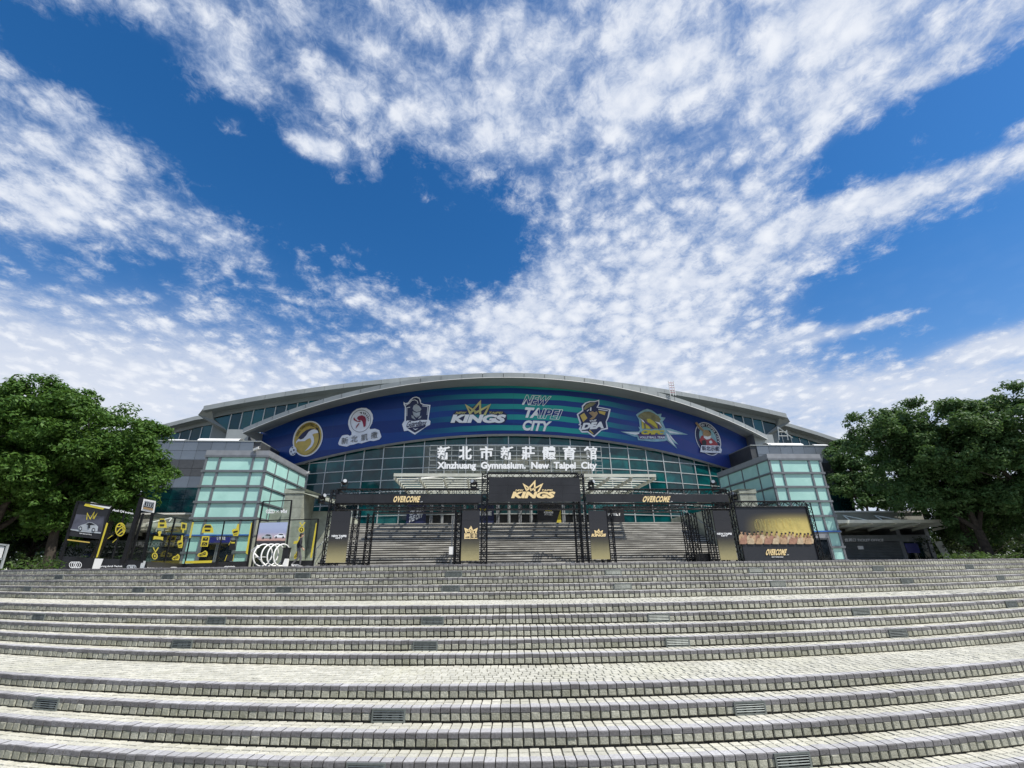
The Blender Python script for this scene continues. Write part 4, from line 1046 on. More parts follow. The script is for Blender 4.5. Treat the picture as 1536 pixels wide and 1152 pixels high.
# ------------------------------------------------------------------ ticket offices
def ticket_office(s, label):
    t = thing('ticket_office', label, 'building', (s * 26.5, 32, 0))
    def bx(mb, xa, xb, *r): return mb.box(min(s*xa, s*xb), max(s*xa, s*xb), *r)
    x0, x1 = 20.6, 29.4
    part('wall', bx(bx(MB(), x0, x1, 32.1, 38, 2.2, 3.3), x0, x1, 34.5, 38, 0, 2.2), M['concrete'], t)
    for xa, xb in ((x0, 20.9), (26.9, 27.2), (29.1, x1)): part('pier', bx(MB(), xa, xb, 32.1, 34.5, 0, 2.2), M['tower_frame'], t)
    part('coping', bx(MB(), x0 - .05, x1 + .05, 32.0, 38.05, 3.301, 3.40), M['white'], t)
    part('sign_band', bx(MB(), 20.9, 29.1, 32.02, 32.098, 1.30, 1.72), M['shutter'], t)
    for i in range(12):
        part('shutter_slat', MB().prism([(s*20.92, 32.12, .105*i + .01), (s*20.92, 32.09, .105*i + .05), (s*20.92, 32.12, .105*i + .108), (s*20.92, 32.16, .105*i + .108), (s*20.92, 32.16, .105*i + .01)], (s*5.97, 0, 0)), M['shutter'], t)
    for i in range(2): 
        w = part('window', bx(MB(), 27.2 + i*.95, 28.14 + i*.95, 32.2, 32.26, 0, 1.3), M['tower_frame'], t); part('pane', bx(MB(), 27.26 + i*.95, 28.08 + i*.95, 32.18, 32.198, .06, 1.24), M['pane_dark'], w)
    # canopy with struts
    for i, y in enumerate(frange(29.9, 31.9, 4)): part('canopy_louvre', bx(MB(), x0, 29.9, y - .2, y + .2, 2.42 - .04*i, 2.47 - .04*i), M['canopy'], t)
    part('canopy_edge', bx(MB(), x0, 29.95, 29.62, 29.69, 2.36, 2.56), M['canopy'], t)
    for x in (21.4, 23.1, 24.8, 26.5, 28.2, 29.8):
        part('canopy_beam', MB().bar((s*x, 29.7, 2.34), (s*x, 32.1, 2.05), .08, .14), M['canopy'], t)
    for x in (23.2, 25.6): part('strut', MB().tube((s*(x - .9), 30.3, 2.45), (s*x, 32.1, 3.1), .035).tube((s*(x + .9), 30.3, 2.45), (s*x, 32.1, 3.1), .035), M['white'], t)
    return t
to = ticket_office(1, 'low ticket office with grey roller shutter and white canopy right of the glass tower')
P3 = Plane(32.02)
part('lettering', lettering('售票口 TICKET OFFICE', (1267, 807.5, 1325, 812.5), P3, .0, .012), M['letter_white'], to)
part('notice', MB().box(23.6, 24.0, 32.03, 32.07, .78, 1.0), M['white'], to)
part('poster', MB().box(27.3, 28.3, 32.14, 32.17, .5, 1.15), M['blue_sign'], to)
to2 = ticket_office(-1, 'low ticket office with grey roller shutter seen through the booth glass on the left')
part('lettering', lettering('售票口 TICKET OFFICE', (200, 812.5, 268, 818.5), P3, .0, .012), M['letter_white'], to2)
part('poster', MB().box(-27.9, -26.9, 32.0, 32.03, .35, .95), M['blue_sign'], to2)
lb = thing('leaning_board', 'pale board leaning beside the right ticket office under the trees', 'board', (29.3, 31.2, 0))
part('panel', MB().box(-.28, .28, -.02, .02, 0, 1.25, T(29.3, 31.2, 0) @ RX(R(-8)) @ RY(R(-9))), M['canopy'], lb)
part('foot', MB().bar((29.3, 31.25, 1.0), (29.3, 31.75, 0), .04, .03), M['black'], lb)

# ------------------------------------------------------------------ truss gates with screens
def truss(mb, p, q, w=.31, rc=.033, rl=.017, seg=.32):
    p, q = Vector(p), Vector(q); d = q - p; L = d.length; d = d.normalized()
    a = Vector((0, 1, 0)) if abs(d.y) < .9 else Vector((1, 0, 0)); b = d.cross(a).normalized(); n = max(1, round(L / seg))
    cs = [(a * i + b * j) * (w / 2) for i, j in ((-1, -1), (1, -1), (1, 1), (-1, 1))]
    for c in cs: mb.tube(p + c, q + c, rc, 6)
    for f in range(4):
        c0, c1 = cs[f], cs[(f+1) % 4]
        for i in range(n):
            A = p + d * (L * i / n); B = p + d * (L * (i+1) / n)
            u, v = (c0, c1) if i % 2 else (c1, c0)
            mb.tube(A + u, B + v, rl, 4)
            if i % 3 == 0: mb.tube(A + c0, A + c1, rl, 4)
    return mb
def gate(name, label, cols, beams, plates, loc):
    t = thing(name, label, 'truss', loc, 'black truss gates before the stairs')
    for x, y, z in cols: part('truss_column', truss(MB(), (x, y, .03), (x, y, z)), M['truss'], t)
    for p, q in beams: part('truss_beam', truss(MB(), p, q), M['truss'], t)
    for x0, x1, y0, y1 in plates: part('base_plate', MB().box(x0, x1, y0, y1, .004, .03), M['black'], t)
    return t
YF, YB = 26.15, 27.75
gate('truss_gate', 'black truss gate with the left OVERCOME header and two gold tipped columns',
     [(-11.2, YF, 3.98), (-9.85, YF, 2.86), (-9.45, YB, 2.86), (-11.2, YB, 3.98), (-4.33, YF, 2.86), (-4.33, YB, 2.86)],
     [((-11.05, YF, 3.85), (-3.2, YF, 3.85)), ((-11.05, YF, 3.05), (-3.2, YF, 3.05)), ((-11.2, YF + .17, 3.05), (-11.2, YB - .17, 3.05)), ((-11.2, YF + .17, 3.85), (-11.2, YB - .17, 3.85)), ((-9.3, YB, 3.05), (-4.2, YB, 3.05))],
     [(-11.5, -9.3, 25.6, 26.5), (-4.6, -2.6, 25.6, 26.5)], (-7, 26.1, 0))
gate('truss_gate', 'tall black truss gate in the middle carrying the big crowned screen',
     [(-2.87, YF, 4.9), (2.70, YF, 4.9), (-2.87, YB, 4.9), (2.70, YB, 4.9)],
     [((-2.7, YF, 4.78), (2.54, YF, 4.78)), ((-2.7, YF, 3.05), (2.54, YF, 3.05)), ((-2.7, YB, 4.78), (2.54, YB, 4.78)), ((-2.87, YF + .17, 4.78), (-2.87, YB - .17, 4.78)), ((2.7, YF + .17, 4.78), (2.7, YB - .17, 4.78))],
     [(2.3, 4.5, 25.6, 26.5)], (0, 26.1, 0))
gate('truss_gate', 'black truss gate with the right OVERCOME header beside the team photo wall',
     [(4.2, YF, 2.86), (11.48, YF, 3.98), (9.95, YF, 2.86), (9.35, YB, 2.86), (9.85, YB, 2.86), (11.48, YB, 3.98), (4.2, YB, 2.86)],
     [((3.0, YF, 3.85), (11.33, YF, 3.85)), ((3.0, YF, 3.05), (11.33, YF, 3.05)), ((11.48, YF + .17, 3.05), (11.48, YB - .17, 3.05)), ((11.48, YF + .17, 3.85), (11.48, YB - .17, 3.85)), ((4.35, YB, 3.05), (9.2, YB, 3.05))],
     [(9.6, 11.75, 25.6, 26.5)], (7.3, 26.1, 0))
SY0 = 25.93
SP = Plane(SY0)
def screen(name, label, x0, x1, z0, z1, m, group):
    t = thing(name, label, 'screen', ((x0+x1)/2, SY0, z0), group)
    nx, nz = max(1, round((x1-x0)/1.0)), max(1, round((z1-z0)/.5))
    for i in range(nx):
        for j in range(nz):
            a, b = x0 + (x1-x0)*i/nx, x0 + (x1-x0)*(i+1)/nx; c, d = z0 + (z1-z0)*j/nz, z0 + (z1-z0)*(j+1)/nz
            part('screen_module', MB().box(a + .002, b - .002, SY0, SY0 + .07, c + .002, d - .002), m, t)
    part('rear_frame', MB().box(x0 + .05, x1 - .05, SY0 + .071, SY0 + .12, z0 + .05, z1 - .05), M['black'], t)
    return t
GH = 'black header screens on the gates'
GC = 'upright screens fading from black to gold'
M['fade'] = mat_fade('gold_fade_screen', [(0.0, (.40, .35, .17)), (.16, (.25, .225, .12)), (.34, (.08, .075, .05)), (.46, (.028, .028, .032)), (1.0, (.02, .021, .026))], 0, 2.6)
h = screen('header_screen', 'long black header screen with gold OVERCOME lettering on the left gate', -11.02, -3.06, 3.235, 3.705, M['screen'], GH)
def overcome(t, x0, y0, x1, y1, surf=SP):
    part('lettering', lettering('OVERCOME', ((x0 + 1.5, y0), (x1 - 3, y0), (x1 - 4.5, y1), (x0, y1)), surf, 0, .05, .03, spacing=1.16), M['gold'], t)
    part('lettering', lettering('_tw', (x1 - 4, y1 - 1.8, x1, y1), surf, 0, .01), M['letter_white'], t)
overcome(h, 589, 744, 634, 753.5)
h = screen('header_screen', 'long black header screen with gold OVERCOME lettering on the right gate', 2.9, 11.33, 3.255, 3.705, M['screen'], GH)
overcome(h, 963, 744, 1009, 753.3)
h = screen('header_screen', 'big black screen with gold crown and KINGS over the middle opening', -2.66, 2.6, 3.29, 4.64, M['screen'], GH)
ks = 350 / 1536
def zk(pts): return zoomed(pts, 760 + 28*ks - 118*.103, 690 + 135*ks - 82*.105, .1035)
kings(h, SP, zk, 0, 'gold', 'gold', ink=False)
c = screen('column_screen', 'gold tipped column screen with white city name, leftmost of four', -11.12, -10.12, .2, 2.8, M['fade'], GC)
part('lettering', lettering('NEW TAIPEI', (497.5, 802.4, 519.5, 805.6), SP, 0, .05), M['letter_white'], c); part('lettering', lettering('CITY', (503, 805.9, 514, 808.2), SP, 0, .05), M['letter_white'], c)
c = screen('column_screen', 'gold tipped column screen with gold crown over 國王 characters', -4.1, -3.13, .23, 2.82, M['fade'], GC)
part('lettering', lettering('國王', (696.5, 800, 716, 808.5), SP, 0, .035), M['gold'], c)
def cr(X, Y, w, hh): return [[(X - w*.42, Y + hh), (X - w*.5, Y + hh*.3), (X + w*.12, Y + hh*.8)], [(X - w*.3, Y + hh*.8), (X, Y), (X + w*.22, Y + hh)], [(X - w*.1, Y + hh*.9), (X + w*.5, Y + hh*.3), (X + w*.4, Y + hh)]]
part('crown', strokes(cr(706.5, 791, 17, 8.5), 2.4, SP, .014), M['gold'], c)
c = screen('column_screen', 'gold tipped column screen with gold crown over KINGS letters', 2.98, 4.0, .23, 2.8, M['fade'], GC)
part('lettering', lettering('KINGS', (887, 800.5, 909.5, 805), SP, 0, .06, .05), M['gold'], c)
part('crown', strokes(cr(898, 794.6, 11, 6), 1.6, SP, .014), M['gold'], c)
c = screen('column_screen', 'gold tipped column screen with white city name, rightmost of four', 10.22, 11.2, .13, 2.78, M['fade'], GC)
part('lettering', lettering('NEW TAIPEI', (1075.5, 799.2, 1097.5, 802.2), SP, 0, .05), M['letter_white'], c); part('lettering', lettering('CITY', (1081.5, 802.5, 1092, 804.8), SP, 0, .05), M['letter_white'], c)
# stage lights on the trusses
def stage_light(p, label, rot):
    p = Vector(p); t = thing('stage_light', label, 'spotlight', tuple(p), 'moving stage lights on the trusses', rot=rot)
    L = FB @ T(*p) @ RZ(rot)
    def pt(n, mb, m): return part(n, mb, m, t, L)
    pt('base', MB().box(-.14, .14, -.12, .12, 0, .10), M['black'])
    pt('yoke', MB().box(-.19, -.15, -.06, .06, .10, .42).box(.15, .19, -.06, .06, .10, .42).box(-.149, .149, -.05, .05, .10, .14), M['black'])
    pt('head', MB().sphere((0, 0, .36), .145, 10, 7).tube((0, 0, .36), (0, -.24, .42), .10, 10, .12), M['panel_black'])
    pt('lens', MB().tube((0, -.236, .42), (0, -.25, .424), .10, 10), M['silver'])
for p, lab, r in (((-10.75, YF, 4.02), 'black stage light on the outer end of the left gate', .4), ((-3.5, YF, 4.02), 'black stage light on the inner end of the left gate', -.4),
                  ((3.3, YF, 4.02), 'black stage light on the inner end of the right gate', .6), ((10.7, YF, 4.02), 'black stage light on the outer end of the right gate', -.5),
                  ((-12.0, 26.6, 3.3), 'black stage light left of the left gate on a bracket', .9), ((12.1, 26.6, 3.4), 'black stage light right of the right gate on a bracket', -.9)):
    stage_light(p, lab, r)
part('bracket', MB().tube((-12.0, 26.6, 3.3), (-11.36, YB - .2, 3.2), .03), M['truss'], bpy.data.objects['stage_light.004'])
part('bracket', MB().tube((12.1, 26.6, 3.4), (11.6, YB - .2, 3.2), .03), M['truss'], bpy.data.objects['stage_light.005'])
sp = thing('loudspeaker', 'black speaker box standing by the foot of the right gate', 'speaker', (9.55, 26.6, 0))
part('cabinet', MB().box(9.2, 9.9, 26.35, 26.75, .03, .5), M['panel_black'], sp); part('grille', MB().box(9.25, 9.85, 26.335, 26.349, .08, .45), M['black'], sp)
sp = thing('speaker_stand', 'thin stand with a small white box left of the crowned column', 'stand', (-4.85, 26.2, 0))
part('box', MB().box(-4.75, -4.5, 26.0, 26.15, .55, .95), M['white'], sp); part('pole', MB().tube((-4.62, 26.2, 0), (-4.62, 26.2, 2.3), .035, 8), M['tower_frame'], sp); part('base', MB().box(-4.85, -4.4, 26.02, 26.4, .0, .05), M['black'], sp)

# boards on the landing before the doors
PD = Plane(37.2)
def landing_board(label, x0, x1, y0, y1, items):
    a, b = PD.P(x0, y1), PD.P(x1, y0)
    t = thing('display_board', label, 'board', ((a.x+b.x)/2, 37.2, NE*RE), 'dark boards before the doors')
    part('panel', MB().box(a.x, b.x, 37.21, 37.30, NE*RE, b.z), M['navy'] if 'night' in label else M['panel_black'], t)
    for q, m in items: part('lettering' if m != 'yellow_tri' else 'stripe', q, M[m if m != 'yellow_tri' else 'yellow'], t)
landing_board('night blue board with slanted white CROWN THE CITY lettering', 608.5, 640, 753, 787,
    [(lettering('CROWN', ((614.5, 767), (635, 758.5), (634.5, 766.2), (614, 774)), PD, 0, .05), 'letter_white'), (lettering('THE CITY', ((614, 775), (636, 766.8), (633.5, 776), (612.5, 784.5)), PD, 0, .05), 'letter_white')])
landing_board('night blue board with yellow and white TRIBE lettering', 716, 741, 758, 787, [(lettering('THE', (719, 762.5, 730, 766), PD, 0, .04), 'yellow'), (lettering('TRIBE', (718, 766.8, 737.5, 773), PD, 0, .05), 'letter_white')])
landing_board('black board with a small crown crest and a yellow wedge', 807, 842, 757, 787, [(flat([[(834, 786.5), (841, 763), (842, 786.5)]], PD, .0), 'yellow_tri'), (strokes(cr(823, 763, 9, 4), 1.3, PD, .01), 'yellow'), (lettering('KINGS', (816, 767.2, 830, 770), PD, 0, .05), 'letter_white'), (lettering('國王', (817, 770.6, 829, 773.2), PD, 0, .03), 'letter_white')])
landing_board('black board with white FAMILY lettering right of the crowned column', 908, 935, 760, 787, [(lettering('FAMILY', (909, 767.5, 932, 773.5), PD, 0, .05), 'letter_white')])

# ------------------------------------------------------------------ team photo wall
pw = thing('photo_wall', 'black truss framed team photo wall with golden light and OVERCOME lettering', 'photo wall', (13.8, 26, 0))
PW0 = Plane(25.95)
def pw_mat():
    m = bpy.data.materials.new('team_photo_print'); m.use_nodes = True; g = NT(m.node_tree); b = m.node_tree.nodes['Principled BSDF']
    tcn = g.n('ShaderNodeTexCoord').outputs['Object']; s = g.n('ShaderNodeSeparateXYZ'); g.link(tcn, s.inputs[0]); x, z = s.outputs['X'], s.outputs['Z']
    # a printed spotlight fan from the lower right
    d = g.n('ShaderNodeVectorMath', operation='DISTANCE'); cx = g.n('ShaderNodeCombineXYZ'); g.link(x, cx.inputs[0]); g.link(z, cx.inputs[1]); g.link(cx.outputs[0], d.inputs[0]); d.inputs[1].default_value = (1.2, 1.2, 0)
    f = g.mrange(d.outputs['Value'], .3, 3.3, 1, 0); f = g.math('MULTIPLY', f, g.mrange(z, 1.05, 1.15, 0, 1)); f = g.math('MULTIPLY', f, g.mrange(z, 2.0, 2.75, 1, 0))
    cc = g.mix(f, (.022, .025, .032, 1), (.62, .50, .16, 1))
    g.link(cc, b.inputs['Base Color']); b.inputs['Roughness'].default_value = .45
    return m
part('printed_panel', MB().box(11.62, 15.98, 25.97, 26.02, .02, 2.98), pw_mat(), pw)
kq = 150 / 1536
def zp(pts): return zoomed(pts, 1090, 750, kq)
rr = random.Random(3)
skins = [mat('printed_skin_%d' % i, c, .5, var=.1) for i, c in enumerate(((.50, .33, .21), (.42, .26, .16), (.30, .17, .10)))]
shirts = [mat('printed_shirt_%d' % i, c, .5, var=.15, scale=8) for i, c in enumerate(((.55, .37, .22), (.40, .22, .15), (.60, .47, .31)))]
xs = [228, 285, 350, 425, 480, 545, 620, 692, 770, 845, 905, 968, 1018, 1080, 1135, 1200, 1250, 1300]
for i, x in enumerate(xs):
    y = 470 + rr.uniform(-8, 22) + (i * 2.2); 
    f = part('printed_player', flat([zp([(x - 34, 668), (x - 38, y + 75), (x - 14, y + 52), (x + 14, y + 52), (x + 38, y + 78), (x + 34, 668)])], PW0, .0 + .002 * (i % 3), .006), shirts[i % 3], pw)
    part('face', flat([zp(ell(x, y + 25, 15, 27, 0, 10))], PW0, .014, .004), skins[rr.choice((0, 0, 1, 2))], f)
    part('hair', flat([zp(ell(x, y + 8, 16, 14, 0, 10))], PW0, .019, .004), M['ink'], f)
for i in range(9):
    x = 250 + i * 126; f = part('printed_player', flat([zp([(x - 52, 676), (x - 40, 600), (x - 15, 580), (x + 15, 580), (x + 42, 604), (x + 50, 678)])], PW0, .026, .006), shirts[(i + 1) % 3], pw)
    part('face', flat([zp(ell(x, 560, 14, 25, 0, 10))], PW0, .034, .004), skins[i % 3], f)
overcome(pw, 1148, 823.5, 1183.5, 833, PW0)
part('lettering', lettering('NEW TAIPEI KINGS', (1157.5, 834.6, 1175, 836.4), PW0, 0, .02), M['letter_white'], pw)
part('lettering', lettering('2021-22', ((1130, 777), (1198, 777), (1205, 793), (1128, 794)), PW0, 0, .0, line=.35), M['mustard'], pw) if False else None
part('lettering', lettering('OVERCOME', ((1131, 779), (1199, 777), (1207, 794), (1133, 796)), PW0, .002, .0, line=.35), M['gold2'], pw)
part('light_ray', strokes([zp([(x, 300), (x + 40, 440)]) for x in (450, 570, 640, 745, 850, 905, 970)], .30, PW0, .004), M['mustard'], pw)
part('truss_column', truss(MB(), (16.12, 26.1, .03), (16.12, 26.1, 3.22)), M['truss'], pw)
part('truss_beam', truss(MB(), (11.66, 26.1, 3.15), (15.95, 26.1, 3.15)), M['truss'], pw)
part('base_plate', MB().box(15.8, 16.45, 25.6, 26.6, .003, .03), M['black'], pw)

# ------------------------------------------------------------------ glass display booth on the left
kb = 160 / 1536
def za(*pts): return zoomed(pts, 80, 740, kb)
def zb(*pts): return zoomed(pts, 220, 750, kb)
def zc(*pts): return zoomed(pts, 360, 740, 130 / 1248)
PA = Plane(20.6)
_c0, _c1 = PA.P(233, 800), Plane(26.4).P(287, 800)
PBo = VPlane((_c0.x, _c0.y), (_c1.x, _c1.y))
PC = Plane(26.4); PDt = Plane(26.2)
booth = thing('display_booth', 'black framed glass display booth with yellow sport icons left of the stairs', 'booth', (-18, 22.5, 0))
def pane(q, surf, o=0.0): part('glass_panel', flat([q], surf, o - .012, .012), M['clear'], booth)
def post(p, q, surf, w=.07): part('post', MB().bar(surf.P(*p), surf.P(*q), w, w), M['black'], booth)
def skirt(q, surf): part('skirting_panel', flat([q], surf, -.06, .075), M['panel_black'], booth)
def pr(mb, m, label=None): return part('print', mb, M[m], booth, label=label)
def poly(pts, surf, m, o=.02): return pr(flat([pts], surf, o, .006), m)
def rings(x0, y0, x1, y1, surf, m='letter_white', o=.03, w=.8):
    n = 4; hgt = (y1 - y0) / 2; r = hgt; st = (x1 - x0 - 2*r) / 3
    return part('ring_mark', strokes([ell(x0 + r + i*st, y0 + hgt, r - w/2, hgt - w/2, 0, 18) + ell(x0 + r + i*st, y0 + hgt, r - w/2, hgt - w/2, 0, 18)[:1] for i in range(4)], w, surf, o), M[m], booth)
# --- poster bay
pane(za((375, 120), (830, 190), (605, 930), (100, 900)), PA)
poly(za((375, 125), (835, 190), (690, 665), (215, 610)), PA, 'screen', .014)
part('print', flat([za((330, 300), (740, 330), (700, 560), (250, 520))], PA, .021, .004), mat('poster_glow_print', (.10, .105, .14), .45, var=.45, scale=.9), booth)
poly(za((470, 135), (540, 130), (560, 165), (745, 205), (715, 235), (440, 180)), PA, 'yellow', .030)
poly(za((540, 125), (835, 185), (805, 225), (740, 212), (530, 165)), PA, 'white', .034)
pr(strokes([za((480, 380), (490, 285), (530, 370), (590, 270), (570, 360), (630, 290), (580, 370))], 1.3, PA, .03), 'yellow')
poly(za((245, 512), (420, 530), (690, 560), (680, 580), (400, 555), (248, 528)), PA, 'silver', .030)
poly(za((355, 520), (358, 480), (400, 455), (460, 440), (510, 415), (560, 420), (620, 455), (645, 480), (635, 545), (520, 545), (430, 530)), PA, 'silver', .034)
poly(za((470, 442), (515, 422), (556, 428), (600, 455), (500, 455)), PA, 'ink', .040)
for x, y in ((390, 508), (578, 528)): poly(za(*ell(x, y, 24, 32, 5, 14)), PA, 'ink', .046); poly(za(*ell(x, y, 14, 19, 5, 12)), PA, 'silver', .052)
poly(za((505, 430), (530, 430), (530, 500), (500, 500)), PA, 'ink', .058)
pr(lettering('THE FUTURE IS AN ATTITUDE', [za(q)[0] for q in ((375, 568), (552, 588), (549, 604), (372, 584))], PA, .03, .02), 'letter_white')
pr(strokes([za((202, 668), (524, 708))], 1.7, PA, .03), 'mustard')
post(za((360, 115))[0], za((70, 1075))[0], PA, .09); post(za((835, 190))[0], za((600, 940))[0], PA, .06)
part('frame', MB().bar(PA.P(*za((360, 118))[0]), PA.P(*za((838, 186))[0]), .09, .06), M['black'], booth)
# --- basketball bay
pane(za((838, 220), (1215, 285), (1010, 945), (610, 930)), PA)
part('lettering', lettering('Audi Q4 e-tron', [za(q)[0] for q in ((862, 222), (1155, 272), (1148, 310), (845, 258))], PA, .02, .03), M['letter_white'], booth)
poly(za((765, 422), (790, 430), (640, 915), (612, 928)), PA, 'yellow')
poly(za(*ell(965, 520, 70, 98, 8, 28)), PA, 'ink', .018)
b1 = ell(965, 520, 66, 92, 8, 28)
pr(strokes([za(*(b1 + b1[:1])), za((905, 575), (960, 510), (1030, 470)), za((930, 600), (975, 560), (1035, 520)), za((910, 480), (960, 480), (1000, 440)), za((960, 428), (1000, 470), (1010, 590))], 1.5, PA, .03), 'yellow')
pr(strokes([za((782, 655), (850, 605)), za((850, 710), (912, 655))], .8, PA, .03), 'yellow')
post(za((1025, 300))[0], za((850, 945))[0], PA, .05)
post(za((1285, 60))[0], za((1010, 1000))[0], PA, .15); post(za((1295, 290))[0], za((1105, 960))[0], VPlane((_c0.x - 1.4, 21.6), (_c0.x, 21.6)), .07); post(za((1460, 150))[0], za((1285, 1000))[0], PA, .09)
part('ring_sign', flat([za((1300, 78), (1478, 112), (1450, 282), (1265, 245))], PA, .02, .06), M['white'], booth)
poly(za((1318, 108), (1455, 135), (1432, 250), (1290, 222)), PA, 'panel_black', .085)
poly(za((1300, 195), (1440, 220), (1432, 250), (1290, 222)), PA, 'tan', .095)
pr(strokes([za(*[(x + 1330 + i*29, y + 150 + i*6) for x, y in ell(0, 0, 20, 34, 12, 14)] + [(ell(0, 0, 20, 34, 12, 14)[0][0] + 1330 + i*29, ell(0, 0, 20, 34, 12, 14)[0][1] + 150 + i*6)]) for i in range(4)], .8, PA, .10), 'silver')
skirt(za((85, 900), (605, 935), (560, 1110), (30, 1110)), PA); skirt(za((605, 935), (1035, 950), (1010, 1110), (560, 1110)), PA)
rings(80 + 225*kb, 740 + 983*kb, 80 + 410*kb, 740 + 1078*kb, PA, w=1.0)
poly(za((600, 938), (722, 942), (660, 1100), (552, 1100)), PA, 'white', .03)
part('lettering', lettering('Vorsprung durch Technik', [za(q)[0] for q in ((610, 1036), (1000, 1036), (992, 1070), (600, 1070))], PA, .02, .03), M['letter_white'], booth)
# --- angled bay
pane(zb((100, 195), (670, 305), (545, 920), (-20, 900)), PBo)
skirt(za((1035, 950), (1340, 985), (1330, 1110), (1020, 1110)), PA); rings(80 + 1058*kb, 740 + 1030*kb, 80 + 1195*kb, 740 + 1098*kb, PA, w=1.0)
poly(za((1270, 968), (1335, 975), (1300, 1100), (1240, 1100)), PA, 'white', .03)
skirt(zb((0, 885), (350, 905), (335, 1010), (0, 1010)), PBo); skirt(zb((350, 905), (545, 918), (545, 1010), (335, 1010)), PBo)
part('lettering', lettering('Vorsprung durch Technik', [zb(q)[0] for q in ((5, 966), (300, 978), (296, 1000), (0, 990))], PBo, .02, .03), M['letter_white'], booth)
rings(220 + 340*kb, 750 + 962*kb, 220 + 440*kb, 750 + 1008*kb, PBo, w=.8)
post(zb((415, 250))[0], zb((255, 890))[0], PBo, .06); post(zb((675, 305))[0], zb((545, 935))[0], PC, .05)
part('top_rail', MB().bar(PBo.P(*zb((110, 195))[0]), PBo.P(*zb((675, 306))[0]), .06, .06), M['black'], booth)
def icon_car(Z, x, y, w, hh, surf):
    poly(Z((x, y + hh), (x + w*.08, y + hh*.45), (x + w*.28, y), (x + w*.75, y), (x + w*.95, y + hh*.45), (x + w, y + hh)), surf, 'yellow')
    poly(Z((x + w*.30, y + hh*.12), (x + w*.74, y + hh*.12), (x + w*.82, y + hh*.38), (x + w*.22, y + hh*.38)), surf, 'ink', .03)
    poly(Z((x + w*.25, y + hh*.62), (x + w*.75, y + hh*.62), (x + w*.70, y + hh*.82), (x + w*.30, y + hh*.82)), surf, 'ink', .03)
def icon_hand(Z, x, y, w, hh, surf):
    poly(Z((x, y + hh*.55), (x + w*.15, y + hh*.42), (x + w*.55, y + hh*.40), (x + w*.75, y), (x + w*.98, y), (x + w*.95, y + hh*.45), (x + w, y + hh*.65), (x + w*.82, y + hh), (x + w*.2, y + hh)), surf, 'yellow')
    poly(Z((x + w*.2, y + hh*.62), (x + w*.75, y + hh*.55), (x + w*.8, y + hh*.66), (x + w*.25, y + hh*.76)), surf, 'ink', .03)
    pr(strokes([Z((x + w*.3, y + hh*.88), (x + w*.75, y + hh*.82))], .6, surf, .03), 'ink')
def icon_medal(Z, x, y, w, hh, surf):
    poly(Z(*ell(x + w*.42, y + hh*.72, w*.42, hh*.29, 0, 20)), surf, 'yellow'); poly(Z(*ell(x + w*.42, y + hh*.72, w*.26, hh*.19, 0, 16)), surf, 'ink', .03)
    poly(Z(*ell(x + w*.42, y + hh*.72, w*.12, hh*.12, 0, 10)), surf, 'yellow', .04)
    pr(strokes([Z((x + w*.2, y), (x + w*.55, y + hh*.44)), Z((x + w*.95, y), (x + w*.45, y + hh*.44))], 1.5, surf, .02), 'yellow')
def icon_shoe(Z, x, y, w, hh, surf):
    s = [(x, y + hh*.75), (x + w*.15, y + hh*.45), (x + w*.45, y + hh*.35), (x + w*.75, y), (x + w*.95, y + hh*.2), (x + w, y + hh*.6), (x + w*.88, y + hh), (x + w*.1, y + hh)]
    poly(Z(*s), surf, 'yellow'); poly(Z((x + w*.15, y + hh*.7), (x + w*.45, y + hh*.52), (x + w*.74, y + hh*.25), (x + w*.84, y + hh*.4), (x + w*.8, y + hh*.65), (x + w*.3, y + hh*.82)), surf, 'ink', .03)
    pr(strokes([Z((x + w*.35, y + hh*.75), (x + w*.8, y + hh*.42))], .6, surf, .04), 'yellow')
icon_car(zb, 155, 268, 135, 132, PBo); icon_hand(zb, 440, 510, 85, 180, PBo); icon_medal(zb, 75, 682, 100, 172, PBo); icon_shoe(zb, 365, 775, 112, 92, PBo)
poly(zb((500, 320), (582, 335), (570, 435), (490, 425)), PBo, 'yellow'); poly(zb((517, 345), (562, 355), (555, 410), (512, 402)), PBo, 'ink', .03); poly(zb((515, 410), (545, 412), (535, 472), (508, 470)), PBo, 'yellow', .03)
poly(zb(*ell(188, 470, 26, 26, 0, 14)), PBo, 'yellow'); poly(zb((172, 490), (200, 490), (198, 520), (170, 520)), PBo, 'yellow', .026); poly(zb((105, 518), (240, 532), (235, 585), (205, 570), (115, 565), (92, 572)), PBo, 'yellow')
poly(zb((655, 320), (682, 320), (636, 548), (610, 545)), PBo, 'yellow')
# --- frontal bay
pane(zb((675, 305), (1535, 295), (1450, 920), (545, 925)), PC)
part('top_rail', MB().bar(PC.P(*zb((670, 306))[0]), PC.P(*zb((1545, 294))[0]), .06, .06), M['black'], booth)
post(zb((1122, 300))[0], zb((1000, 985))[0], PC, .05); post(zb((1540, 296))[0], zb((1445, 985))[0], PC, .08)
skirt(zb((545, 920), (990, 895), (985, 1010), (520, 1010)), PC); skirt(zb((990, 895), (1450, 880), (1440, 1010), (985, 1010)), PC)
rings(220 + 1112*kb, 750 + 950*kb, 220 + 1282*kb, 750 + 1010*kb, PC, w=.9)
icon_car(zb, 792, 350, 172, 122, PC); icon_hand(zb, 1225, 345, 110, 172, PC); icon_shoe(zb, 728, 725, 152, 92, PC)
poly(zb((800, 520), (905, 520), (880, 672), (772, 670)), PC, 'yellow'); poly(zb((818, 538), (888, 538), (880, 585), (805, 582)), PC, 'ink', .03); poly(zb((805, 608), (876, 612), (868, 652), (790, 650)), PC, 'ink', .03)
pr(strokes([zb((835, 542), (850, 565), (868, 545)), zb((808, 645), (830, 625), (855, 645))], .7, PC, .04), 'yellow')
